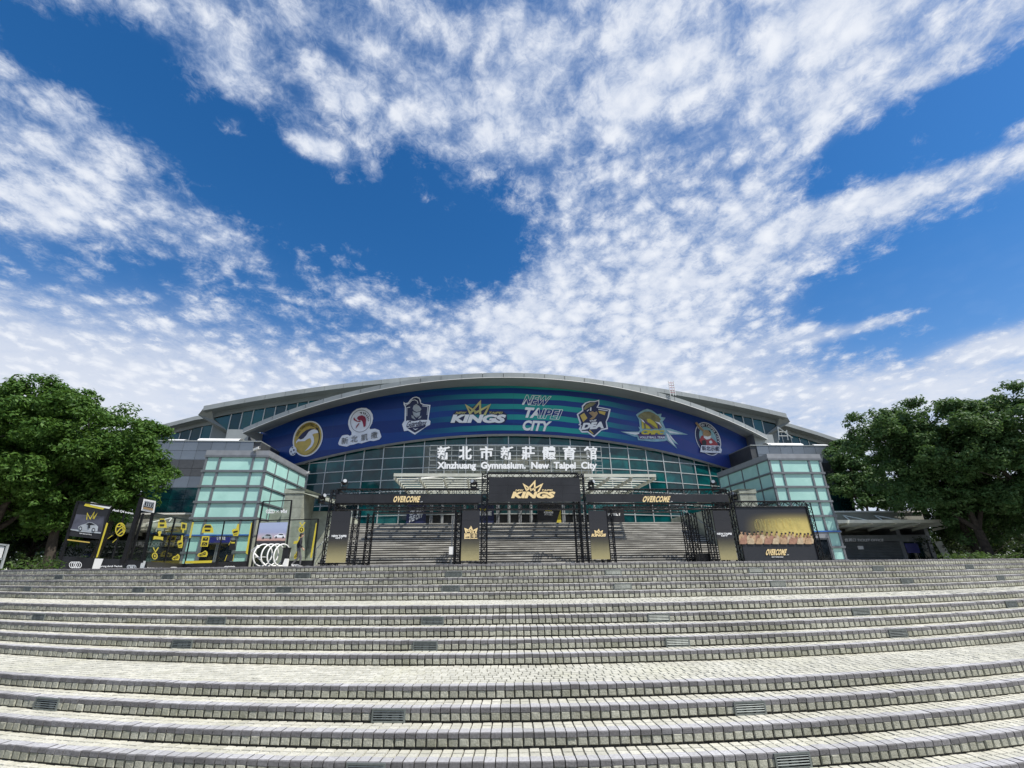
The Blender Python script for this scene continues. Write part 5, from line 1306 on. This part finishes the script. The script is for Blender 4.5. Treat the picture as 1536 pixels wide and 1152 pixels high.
poly(zb((1210, 570), (1230, 580), (1260, 580), (1295, 565), (1280, 640), (1285, 720), (1180, 718), (1195, 640)), PC, 'ink'); poly(zb((1218, 605), (1270, 605), (1268, 625), (1215, 625)), PC, 'yellow', .03); pr(strokes([zb((1180, 650), (1215, 590))], .8, PC, .03), 'yellow')
poly(zb((1160, 788), (1255, 785), (1235, 878), (1135, 875)), PC, 'ink'); pr(strokes([zb((1125, 878), (1158, 790)), zb((1258, 785), (1240, 878))], .8, PC, .03), 'yellow')
poly(zb((560, 878), (945, 870), (935, 905), (550, 915)), PC, 'yellow'); poly(zb((1505, 325), (1528, 325), (1458, 790), (1425, 762)), PC, 'yellow')
# --- tall picture frame and last bay
pane(zc((335, 118), (745, 102), (655, 1040), (170, 1050)), PDt)
for a, b in (((335, 118), (165, 1065)), ((745, 100), (640, 1065))): post(zc(a)[0], zc(b)[0], PDt, .07)
for a, b in (((330, 118), (748, 100)), ((285, 395), (712, 380))): part('frame', MB().bar(PDt.P(*zc(a)[0]), PDt.P(*zc(b)[0]), .05, .05), M['black'], booth)
M['dusk'] = mat_fade('dusk_picture_print', [(0, (.03, .03, .04)), (.26, (.05, .045, .055)), (.30, (.55, .33, .27)), (.5, (.52, .42, .47)), (.75, (.33, .37, .55)), (1, (.36, .42, .60))], 1.07, 1.98)
poly(zc((272, 425), (692, 415), (640, 755), (225, 728)), PDt, 'dusk', .016)
for x, y, c in ((385, 610, 'silver'), (570, 600, 'pale_blue')):
    poly(zc((x - 80, y + 35), (x - 70, y + 8), (x - 30, y - 5), (x - 5, y - 24), (x + 50, y - 20), (x + 80, y + 5), (x + 82, y + 38)), PDt, c, .024)
    poly(zc((x - 20, y - 4), (x, y - 19), (x + 45, y - 15), (x + 60, y + 2)), PDt, 'ink', .03)
    for dx in (-50, 52): poly(zc(*ell(x + dx, y + 32, 13, 15, 0, 10)), PDt, 'ink', .03)
rings(360 + 372*kb, 740 + 232*kb, 360 + 500*kb, 740 + 288*kb, PDt, w=.9)
pr(strokes([zc((520, 245), (560, 275)), zc((560, 245), (520, 275))], .5, PDt, .02), 'letter_white')
pr(strokes(cr(360 + 632*kb, 740 + 232*kb, 80*kb, 52*kb), 1.2, PDt, .02), 'letter_white')
pane(zc((745, 385), (1125, 372), (1055, 970), (690, 975)), PC); part('top_rail', MB().bar(PC.P(*zc((715, 385))[0]), PC.P(*zc((1132, 370))[0]), .05, .05), M['black'], booth)
post(zc((1128, 370))[0], zc((1045, 1068))[0], PC, .07); skirt(zc((700, 970), (1060, 965), (1050, 1075), (690, 1075)), PC)
icon_medal(zc, 842, 415, 100, 150, PC); poly(zc((1092, 430), (1115, 422), (1035, 930), (1008, 930)), PC, 'yellow')
poly(zc((845, 625), (885, 625), (880, 665), (860, 720), (770, 730), (775, 690), (840, 680)), PC, 'yellow'); icon_shoe(zc, 775, 830, 60, 115, PC)

# four ring sculpture standing before the booth
sc_ = thing('ring_sculpture', 'white sculpture of four interlocked rings standing before the dusk car picture', 'sculpture', (-13.9, 25.2, 0))
PS = Plane(25.2)
for i, (x, rx) in enumerate(((327, 82), (428, 68), (513, 66), (604, 66))):
    c = PS.P(*zc((x, 898 - i * 4))[0]); e1 = PS.P(*zc((x + rx, 898 - i*4))[0]); hgt = .525
    c.z = hgt + .06; w = (e1 - c).x
    part('ring', MB().torus(c, .515, .034, (w / .56, math.sqrt(max(0, 1 - (w/.56)**2)), 0), (0, 0, 1), 32, 8), M['white'], sc_, smooth=True)
c = PS.P(*zc((300, 800))[0])
part('rear_tube', MB().tube((-14.75, 25.6, .80), (-14.35, 25.25, 1.0), .075, 8).tube((-14.7, 25.6, .74), (-13.9, 25.5, .08), .04).tube((-14.5, 25.5, .5), (-13.9, 25.5, .5), .022), M['white'], sc_)
part('plinth', MB().box(-15.0, -13.1, 24.8, 25.65, .0, .05), M['panel_black'], sc_)
bx_ = thing('black_bin', 'narrow black box standing right of the ring sculpture', 'box', (-12.95, 25.4, 0)); part('body', MB().box(-13.12, -12.84, 25.3, 25.6, 0, .9), M['panel_black'], bx_); part('rim', MB().box(-13.14, -12.82, 25.28, 25.62, .9, .94), M['black'], bx_)
wb = thing('white_block', 'small white block with ring mark at the foot of the last booth bay', 'block', (-12.65, 24.8, 0)); part('block', MB().prism([(-12.85, 24.8, 0), (-12.62, 24.8, 0), (-12.62, 24.8, .40), (-12.76, 24.8, .40)], (0, .2, 0)), M['white'], wb)
part('ring_mark', strokes([ell(360 + (765 + 22*i)*kb, 740 + 1042*kb, 1.5, 1.8, 0, 14) + ell(360 + (765 + 22*i)*kb, 740 + 1042*kb, 1.5, 1.8, 0, 14)[:1] for i in range(4)], .6, Plane(25.0), 0, .05), M['letter_white'], wb)

# ------------------------------------------------------------------ the walking person
def skin_mesh(name, joints, edges, root, sub=2):
    me = bpy.data.meshes.new(name); keys = list(joints); me.from_pydata([joints[k][0] for k in keys], [(keys.index(a), keys.index(b)) for a, b in edges], [])
    ob = bpy.data.objects.new(name, me); C.objects.link(ob)
    ob.modifiers.new('skin', 'SKIN').use_smooth_shade = True
    for i, k in enumerate(keys):
        r = joints[k][1]; me.skin_vertices[0].data[i].radius = r if isinstance(r, tuple) else (r, r); me.skin_vertices[0].data[i].use_root = (k == root)
    s = ob.modifiers.new('sub', 'SUBSURF'); s.levels = sub; s.render_levels = sub
    dg = bpy.context.evaluated_depsgraph_get(); out_me = bpy.data.meshes.new_from_object(ob.evaluated_get(dg)); bpy.data.objects.remove(ob); out_me.name = name
    return out_me
J = {'pelvis': ((0, 0, .92), (.125, .10)), 'waist': ((.0, 0, 1.06), (.125, .095)), 'chest': ((.02, 0, 1.26), (.15, .105)), 'neck0': ((.02, 0, 1.40), (.075, .07)), 'neck': ((.03, 0, 1.46), .05), 'jaw': ((.055, 0, 1.515), (.062, .065)), 'head': ((.05, 0, 1.58), (.072, .088)), 'crown': ((.04, 0, 1.645), (.055, .06)),
     'nose': ((.145, 0, 1.555), .014),
     'hipL': ((0, .085, .86), .095), 'kneeL': ((.15, .085, .49), .062), 'ankL': ((.16, .085, .10), .042), 'heelL': ((.14, .085, .045), .042), 'toeL': ((.31, .09, .03), (.04, .028)),
     'hipR': ((0, -.085, .86), .095), 'kneeR': ((.03, -.085, .48), .062), 'ankR': ((-.20, -.085, .15), .042), 'heelR': ((-.24, -.085, .105), .042), 'toeR': ((-.11, -.09, .03), (.04, .028)),
     'shL': ((.02, .165, 1.36), .07), 'elL': ((-.10, .235, 1.11), .05), 'wrL': ((-.06, .245, .88), .034), 'paL': ((-.04, .245, .80), (.026, .04)),
     'shR': ((.02, -.165, 1.36), .07), 'elR': ((.03, -.24, 1.10), .05), 'wrR': ((.16, -.235, .93), .034), 'paR': ((.21, -.23, .87), (.026, .04))}
E_ = [('pelvis', 'waist'), ('waist', 'chest'), ('chest', 'neck0'), ('neck0', 'neck'), ('neck', 'jaw'), ('jaw', 'head'), ('head', 'crown'), ('head', 'nose'), ('pelvis', 'hipL'), ('hipL', 'kneeL'), ('kneeL', 'ankL'), ('ankL', 'heelL'), ('heelL', 'toeL'), ('pelvis', 'hipR'), ('hipR', 'kneeR'), ('kneeR', 'ankR'), ('ankR', 'heelR'), ('heelR', 'toeR'), ('chest', 'shL'), ('shL', 'elL'), ('elL', 'wrL'), ('wrL', 'paL'), ('chest', 'shR'), ('shR', 'elR'), ('elR', 'wrR'), ('wrR', 'paR')]
for sd, pa, dx, dz in (('L', (-.04, .245, .80), .02, -1), ('R', (.21, -.23, .87), .55, -.85)):
    for i, ln in enumerate((.062, .072, .068, .054)):
        b = Vector(pa) + Vector((.028 - .018*i, 0, -.02)); m1 = b + Vector((dx*ln*.6, 0, dz*ln*.6)); m2 = m1 + Vector((dx*ln*.2, -.014 if sd == 'L' else .014, dz*ln*.45))
        J['f%s%da' % (sd, i)] = (tuple(m1), .0085); J['f%s%db' % (sd, i)] = (tuple(m2), .0075)
        E_ += [('pa' + sd, 'f%s%da' % (sd, i)), ('f%s%da' % (sd, i), 'f%s%db' % (sd, i))]
    t0 = Vector(pa) + Vector((.045, -.01 if sd == 'L' else .01, .005)); J['t' + sd] = (tuple(t0), .011); J['u' + sd] = (tuple(t0 + Vector((.02, 0, -.035))), .009); E_ += [('pa' + sd, 't' + sd), ('t' + sd, 'u' + sd)]
skin, jacket, trousers, shoe, hair = mat('skin', (.52, .33, .24), .5, var=.05), mat('dark_jacket', (.018, .018, .026), .85, var=.2, bump=.3), mat('grey_trousers', (.12, .12, .13), .9, var=.15, bump=.2), mat('pale_shoes', (.55, .55, .55), .6), mat('black_hair', (.012, .010, .010), .6, bump=.5)
pm = skin_mesh('body', J, E_, 'pelvis')
for m in (skin, jacket, trousers, shoe): pm.materials.append(m)
for p in pm.polygons:
    c = p.center; x, y, z = c
    hand = (y > .17 and z < .885) or (y < -.17 and z < .945 and x > .12)
    p.material_index = 0 if (z > 1.45 or hand) else (3 if z < .105 or (x < -.12 and z < .17) else (2 if z < .93 and abs(y) < .19 else 1)); p.use_smooth = True
person = thing('person', 'person in a dark jacket and grey trousers walking past the booth', 'person', (-12.5, 25.75, 0), rot=.35)
FPs = FB @ T(-12.5, 25.75, -.0) @ RZ(.35)
o = bpy.data.objects.new('body', pm); C.objects.link(o); o.parent = person; WM[o] = WM[person]
part('hair', MB().sphere((.032, 0, 1.605), .098, 14, 8, sc=(1.0, .90, .82)).sphere((-.01, 0, 1.545), .082, 10, 6, sc=(.85, .95, .9)), hair, person, FPs, smooth=True)
for s in (-1, 1):
    part('ear', MB().sphere((.045, s*.083, 1.555), .022, 8, 5, sc=(.8, .4, 1.2)), skin, person, FPs, smooth=True)
    part('eye', MB().sphere((.122, s*.030, 1.572), .011, 8, 5), M['ink'], person, FPs, smooth=True)
part('mouth', MB().box(.118, .124, -.022, .022, 1.506, 1.512), M['red2'], person, FPs)

# metal frame at the far left edge
lf = thing('metal_frame', 'bare metal frame stand at the far left edge by the trees', 'frame', (-22, 17, 0))
PF = Plane(17.2)
for a, b in (((-14, 815), (12, 818)), ((12, 817), (1, 853)), ((-8, 838), (6, 839)), ((-14, 815), (-22, 853)), ((-20, 851), (1, 852))): part('bar', MB().bar(PF.P(*a), PF.P(*b), .05, .05), M['frame'], lf)
part('panel', flat([[(-13, 818), (7, 820), (2, 837), (-17, 836)]], PF, -.02, .02), M['white'], lf)

# ------------------------------------------------------------------ trees and bushes
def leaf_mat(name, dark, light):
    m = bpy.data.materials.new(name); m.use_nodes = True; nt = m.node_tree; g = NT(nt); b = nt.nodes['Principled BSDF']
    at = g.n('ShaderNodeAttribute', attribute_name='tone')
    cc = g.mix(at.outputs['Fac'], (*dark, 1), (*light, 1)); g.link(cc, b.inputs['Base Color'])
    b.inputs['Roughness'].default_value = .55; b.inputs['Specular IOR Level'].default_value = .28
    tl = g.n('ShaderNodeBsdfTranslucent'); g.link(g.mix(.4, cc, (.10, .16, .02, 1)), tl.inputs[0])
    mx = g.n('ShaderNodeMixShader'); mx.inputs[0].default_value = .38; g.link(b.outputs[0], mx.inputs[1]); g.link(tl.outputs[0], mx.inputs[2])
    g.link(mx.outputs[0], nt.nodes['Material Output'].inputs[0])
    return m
M['leaf'] = leaf_mat('foliage', (.036, .10, .014), (.12, .225, .045))
M['leaf_cool'] = leaf_mat('foliage_cool', (.038, .10, .030), (.13, .215, .075))
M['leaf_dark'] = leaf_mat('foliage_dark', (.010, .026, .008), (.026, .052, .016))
M['leaf_hedge'] = leaf_mat('foliage_hedge', (.03, .075, .012), (.09, .15, .03))
def leaves(centers, radii, per, size, seed, flat_=.75):
    g = np.random.default_rng(seed); P, Nn, Tn = [], [], []
    for c, r in zip(centers, radii):
        n = max(8, int(per * (r / .7) ** 2)); d = g.normal(size=(n, 3)); d /= np.linalg.norm(d, axis=1)[:, None]
        rad = r * (g.uniform(.25, 1, n) ** .45)[:, None]; p = d * rad; p[:, 2] *= flat_
        P.append(np.array(c) + p); nn = d * .7 + np.array((0, 0, .55)) + g.normal(0, .38, (n, 3)); Nn.append(nn); Tn.append(np.clip(g.normal(.45, .22, n) + g.normal(0, .12), .02, 1))
    P, Nn, Tn = np.concatenate(P), np.concatenate(Nn), np.concatenate(Tn)
    Nn /= np.linalg.norm(Nn, axis=1)[:, None]; a = np.cross(Nn, g.normal(size=Nn.shape)); a /= np.linalg.norm(a, axis=1)[:, None]; b = np.cross(Nn, a)
    s = size * g.uniform(.6, 1.35, len(P))[:, None]
    V = np.stack([P - a*s, P - b*s*.48 + Nn*s*.12, P + a*s, P + b*s*.48 + Nn*s*.12], 1).reshape(-1, 3)
    return V, Tn
def leaf_obj(name, V, Tn, m, parent, kind=None):
    n = len(V) // 4; me = bpy.data.meshes.new(name); L = np.array(WM[parent].inverted() @ FB)
    V = V @ L[:3, :3].T + L[:3, 3]
    me.vertices.add(len(V)); me.vertices.foreach_set('co', V.astype('f4').ravel()); me.loops.add(4*n); me.loops.foreach_set('vertex_index', np.arange(4*n, dtype='i4'))
    me.polygons.add(n); me.polygons.foreach_set('loop_start', np.arange(0, 4*n, 4, dtype='i4')); me.update(calc_edges=True)
    at = me.attributes.new('tone', 'FLOAT', 'POINT'); at.data.foreach_set('value', np.repeat(Tn, 4).astype('f4')); me.materials.append(m)
    o = bpy.data.objects.new(name, me); C.objects.link(o); o.parent = parent; WM[o] = WM[parent]
    return o
def tree(label, x, y, lobes, seed, m='leaf', per=170, size=.105, dens=1.0, trunk_r=.22, group=None):
    """lobes: (dx, dy, z, rx, ry, rz) ellipsoids that together make the crown"""
    g = np.random.default_rng(seed); t = thing('broadleaf_tree', label, 'tree', (x, y, 0), group)
    cs, rs_ = [], []
    for dx, dy, z, rx, ry, rz in lobes:
        n = int(dens * 3.6 * (rx*ry + rx*rz + ry*rz) / 3 + 4)
        d = g.normal(size=(n, 3)); d /= np.linalg.norm(d, axis=1)[:, None]; rad = g.uniform(.66, 1.06, n)
        subs = d * rad[:, None] * np.array((rx, ry, rz)) + np.array((x + dx, y + dy, z)); sr = g.uniform(.65, 1.15, n)
        for sc0, r0, d0 in zip(subs, sr, d):
            if sc0[2] < 1.7: continue
            m_ = int(6 + 7 * r0); e = g.normal(size=(m_, 3)) + d0 * .9 + np.array((0, 0, .35)); e /= np.linalg.norm(e, axis=1)[:, None]
            cs += (sc0 + e * (r0 * g.uniform(.35, 1.0, m_))[:, None] * np.array((1, 1, .72))).tolist(); rs_ += g.uniform(.22, .46, m_).tolist()
        ni = int(dens * 14); core = g.normal(0, .36, (ni, 3)) * np.array((rx, ry, rz)) + np.array((x + dx, y + dy, z)); cs += core.tolist(); rs_ += g.uniform(.5, .8, ni).tolist()
    V, Tn = leaves(cs, rs_, per, size, seed + 1); leaf_obj('crown', V, Tn, M[m], t)
    mb = MB(); zt = min(l[2] for l in lobes)
    p0 = Vector((x, y, -.05)); p1 = Vector((x + g.normal(0, .15), y + g.normal(0, .15), zt * .55)); mb.tube(p0, p1, trunk_r * 1.25, 9, trunk_r * .9); part('trunk', mb, M['bark'], t)
    for dx, dy, z, rx, ry, rz in lobes:
        q = Vector((x + dx, y + dy, z)); md = (p1 + q) / 2 + Vector((g.normal(0, .2), g.normal(0, .2), -.2))
        lb_ = MB().tube(p1, md, trunk_r * .7, 7, trunk_r * .5).tube(md, q, trunk_r * .5, 7, trunk_r * .25)
        for k in range(5):
            e = q + Vector((g.normal(0, rx*.5), g.normal(0, ry*.5), abs(g.normal(0, rz*.5)))); lb_.tube(md.lerp(q, .4 + .12*k), e, trunk_r * .22, 5, .02)
        part('limb', lb_, M['bark'], t)
    return t
def bxz(px, py, by): v = Plane(by).P(px, py); return v.x, v.z
# left group
X, _ = bxz(25, 700, 26); tree('large broadleaf tree at the left edge, tallest of the left clump', X, 26, [(0, 0, 7.2, 3.4, 3.0, 2.6), (-2.6, .5, 6.0, 2.8, 2.6, 2.6), (1.6, -.6, 5.0, 2.4, 2.2, 2.0), (.5, .4, 8.6, 1.9, 1.9, 1.1), (-2.8, .6, 3.4, 2.6, 2.0, 1.6), (.6, 1.0, 3.3, 2.6, 1.6, 1.5)], 11, trunk_r=.26)
X, _ = bxz(125, 700, 27.5); tree('broadleaf tree in the left clump behind the car poster bay', X, 27.5, [(0, 0, 6.9, 2.9, 2.6, 2.2), (-1.5, -.3, 5.0, 2.2, 2.2, 1.7), (1.4, .3, 5.3, 2.0, 2.0, 1.8), (-.6, 1.2, 3.5, 2.6, 1.5, 1.6)], 21)
X, _ = bxz(186, 690, 28.5); tree('broadleaf tree nearest the gymnasium wall in the left clump', X, 28.5, [(0, 0, 6.2, 2.4, 2.2, 1.9), (.9, -.2, 5.0, 1.7, 1.8, 1.5), (-.6, 0, 3.9, 1.7, 1.6, 1.1)], 31, trunk_r=.18)
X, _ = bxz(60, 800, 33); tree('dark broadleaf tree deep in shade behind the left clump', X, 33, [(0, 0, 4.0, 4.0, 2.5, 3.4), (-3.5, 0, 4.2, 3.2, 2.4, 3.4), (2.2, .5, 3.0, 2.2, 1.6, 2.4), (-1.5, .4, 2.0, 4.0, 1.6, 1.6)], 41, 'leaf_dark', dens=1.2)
X, _ = bxz(-90, 720, 24); tree('broadleaf tree just beyond the left edge of the photo', X, 24, [(0, 0, 6.2, 3.2, 3.0, 3.0), (-1.5, 0, 4.5, 2.6, 2.6, 2.2)], 51)
# right group
X, _ = bxz(1412, 680, 29); tree('broadleaf tree with an open crown beside the right glass tower', X, 29, [(-4.2, 0, 8.1, 1.9, 1.8, 1.5), (-2.7, .2, 7.2, 2.2, 2.0, 1.9), (-3.1, 0, 5.2, 1.9, 1.8, 1.5), (-2.0, .3, 8.6, 1.6, 1.6, 1.3)], 61, 'leaf_cool', dens=.95, trunk_r=.18)
X, _ = bxz(1425, 680, 28); tree('tall dense broadleaf tree right of the ticket office', X, 28, [(0, 0, 8.4, 2.8, 2.6, 2.1), (-.8, 0, 6.2, 2.6, 2.4, 2.2), (1.2, .3, 5.0, 2.6, 2.4, 2.2), (.6, .9, 3.2, 2.6, 1.6, 1.7), (-1.2, .8, 3.9, 2.0, 1.6, 1.5)], 71, 'leaf_cool', trunk_r=.24)
X, _ = bxz(1525, 680, 26); tree('tall broadleaf tree at the right edge of the photo', X, 26, [(0, 0, 8.3, 2.6, 2.5, 2.0), (.6, 0, 6.0, 2.8, 2.6, 2.3), (-2.2, .4, 7.6, 1.9, 1.9, 1.7), (-.8, 0, 4.6, 2.2, 2.2, 1.9), (-.2, .8, 3.0, 2.6, 1.8, 1.7)], 81, 'leaf_cool', trunk_r=.26)
X, _ = bxz(1274, 700, 38.4); tree('dark tree squeezed between the right glass tower and the open crowned tree', X, 38.4, [(0, -.2, 8.5, 1.8, 1.1, 1.7), (.9, 0, 6.6, 2.0, 1.1, 1.5), (-.7, -.2, 6.2, 1.5, 1.0, 1.7), (2.3, 0, 5.6, 1.4, 1.1, 1.2)], 91, 'leaf_cool', size=.13, trunk_r=.16)
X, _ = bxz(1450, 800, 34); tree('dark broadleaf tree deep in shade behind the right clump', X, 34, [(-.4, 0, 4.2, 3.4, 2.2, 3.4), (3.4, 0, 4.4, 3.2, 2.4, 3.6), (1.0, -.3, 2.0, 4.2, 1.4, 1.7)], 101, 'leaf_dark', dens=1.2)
X, _ = bxz(1640, 700, 25); tree('broadleaf tree just beyond the right edge of the photo', X, 25, [(0, 0, 6.8, 3.2, 3.0, 3.0), (1.5, 0, 4.5, 2.6, 2.6, 2.2)], 111, 'leaf_cool')
def bush(label, x, y, rx, ry, rz, seed, m='leaf_hedge'):
    g = np.random.default_rng(seed); t = thing('low_bush', label, 'bush', (x, y, 0)); n = int(26 * rx * ry + 8)
    cs = np.stack([x + g.uniform(-rx, rx, n), y + g.uniform(-ry, ry, n), g.uniform(.05, rz, n)], 1); V, Tn = leaves(cs, g.uniform(.16, .3, n), 170, .06, seed + 1); leaf_obj('foliage', V, Tn, M[m], t)
    mb = MB()
    for k in range(7): mb.tube((x + g.uniform(-rx, rx)*.5, y, 0), (x + g.uniform(-rx, rx), y + g.uniform(-ry, ry), rz), .018, 5, .006)
    part('stems', mb, M['bark'], t)
X, _ = bxz(52, 848, 19); bush('low bright green bush left of the display booth', X, 19, .6, .5, .24, 5)
X, _ = bxz(85, 848, 24); bush('dim green bush behind the foot of the car poster bay', X, 25, 2.2, .7, .55, 15, 'leaf_dark')
X, _ = bxz(1445, 838, 20); bush('low bright green bush under the right trees by the stairs', X, 20, .9, .5, .16, 25)
X, _ = bxz(1490, 836, 21); bush('second low green bush under the right trees, farther right', X, 21, 1.2, .5, .16, 35)
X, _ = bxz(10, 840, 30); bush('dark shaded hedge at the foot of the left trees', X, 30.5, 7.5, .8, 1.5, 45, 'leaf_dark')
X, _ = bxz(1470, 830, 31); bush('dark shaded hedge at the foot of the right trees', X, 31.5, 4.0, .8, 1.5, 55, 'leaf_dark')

# the wood that closes the view behind and beside the place
gW = np.random.default_rng(77); wc, wr = [], []
for sx in (-1, 1):
    for i in range(330):
        xx = gW.uniform(34, 95); yy = gW.uniform(44, 62) - (xx - 34) * .42; hh = 3.2 + 2.2 * math.sin(xx * .35 + sx) + 1.2 * math.sin(xx * .9)
        wc.append((sx * xx, yy, gW.uniform(.3, max(1.5, hh)))); wr.append(gW.uniform(.8, 1.6))
for i in range(900):
    aa = gW.uniform(-1.45, 1.45); rr_ = gW.uniform(46, 60); hh = 12 + 3.0 * math.sin(aa * 9) + 1.5 * math.sin(aa * 23)
    wc.append((rr_ * math.sin(aa), 6 - rr_ * math.cos(aa), zg + gW.uniform(.3, hh))); wr.append(gW.uniform(1.1, 2.0))
V, Tn = leaves(wc, wr, 26, .30, 78)
wood = bpy.data.objects.new('distant_wood', None); C.objects.link(wood); wood.matrix_world = FB; WM[wood] = FB.copy()
lo_ = leaf_obj('distant_wood', V, Tn, M['leaf_dark'], wood)
lo_.parent = None; lo_.matrix_world = FB; bpy.data.objects.remove(wood); tag(lo_, 'distant wood of dark green trees around the plaza', None, None, 'stuff'); lo_.name = 'distant_wood'
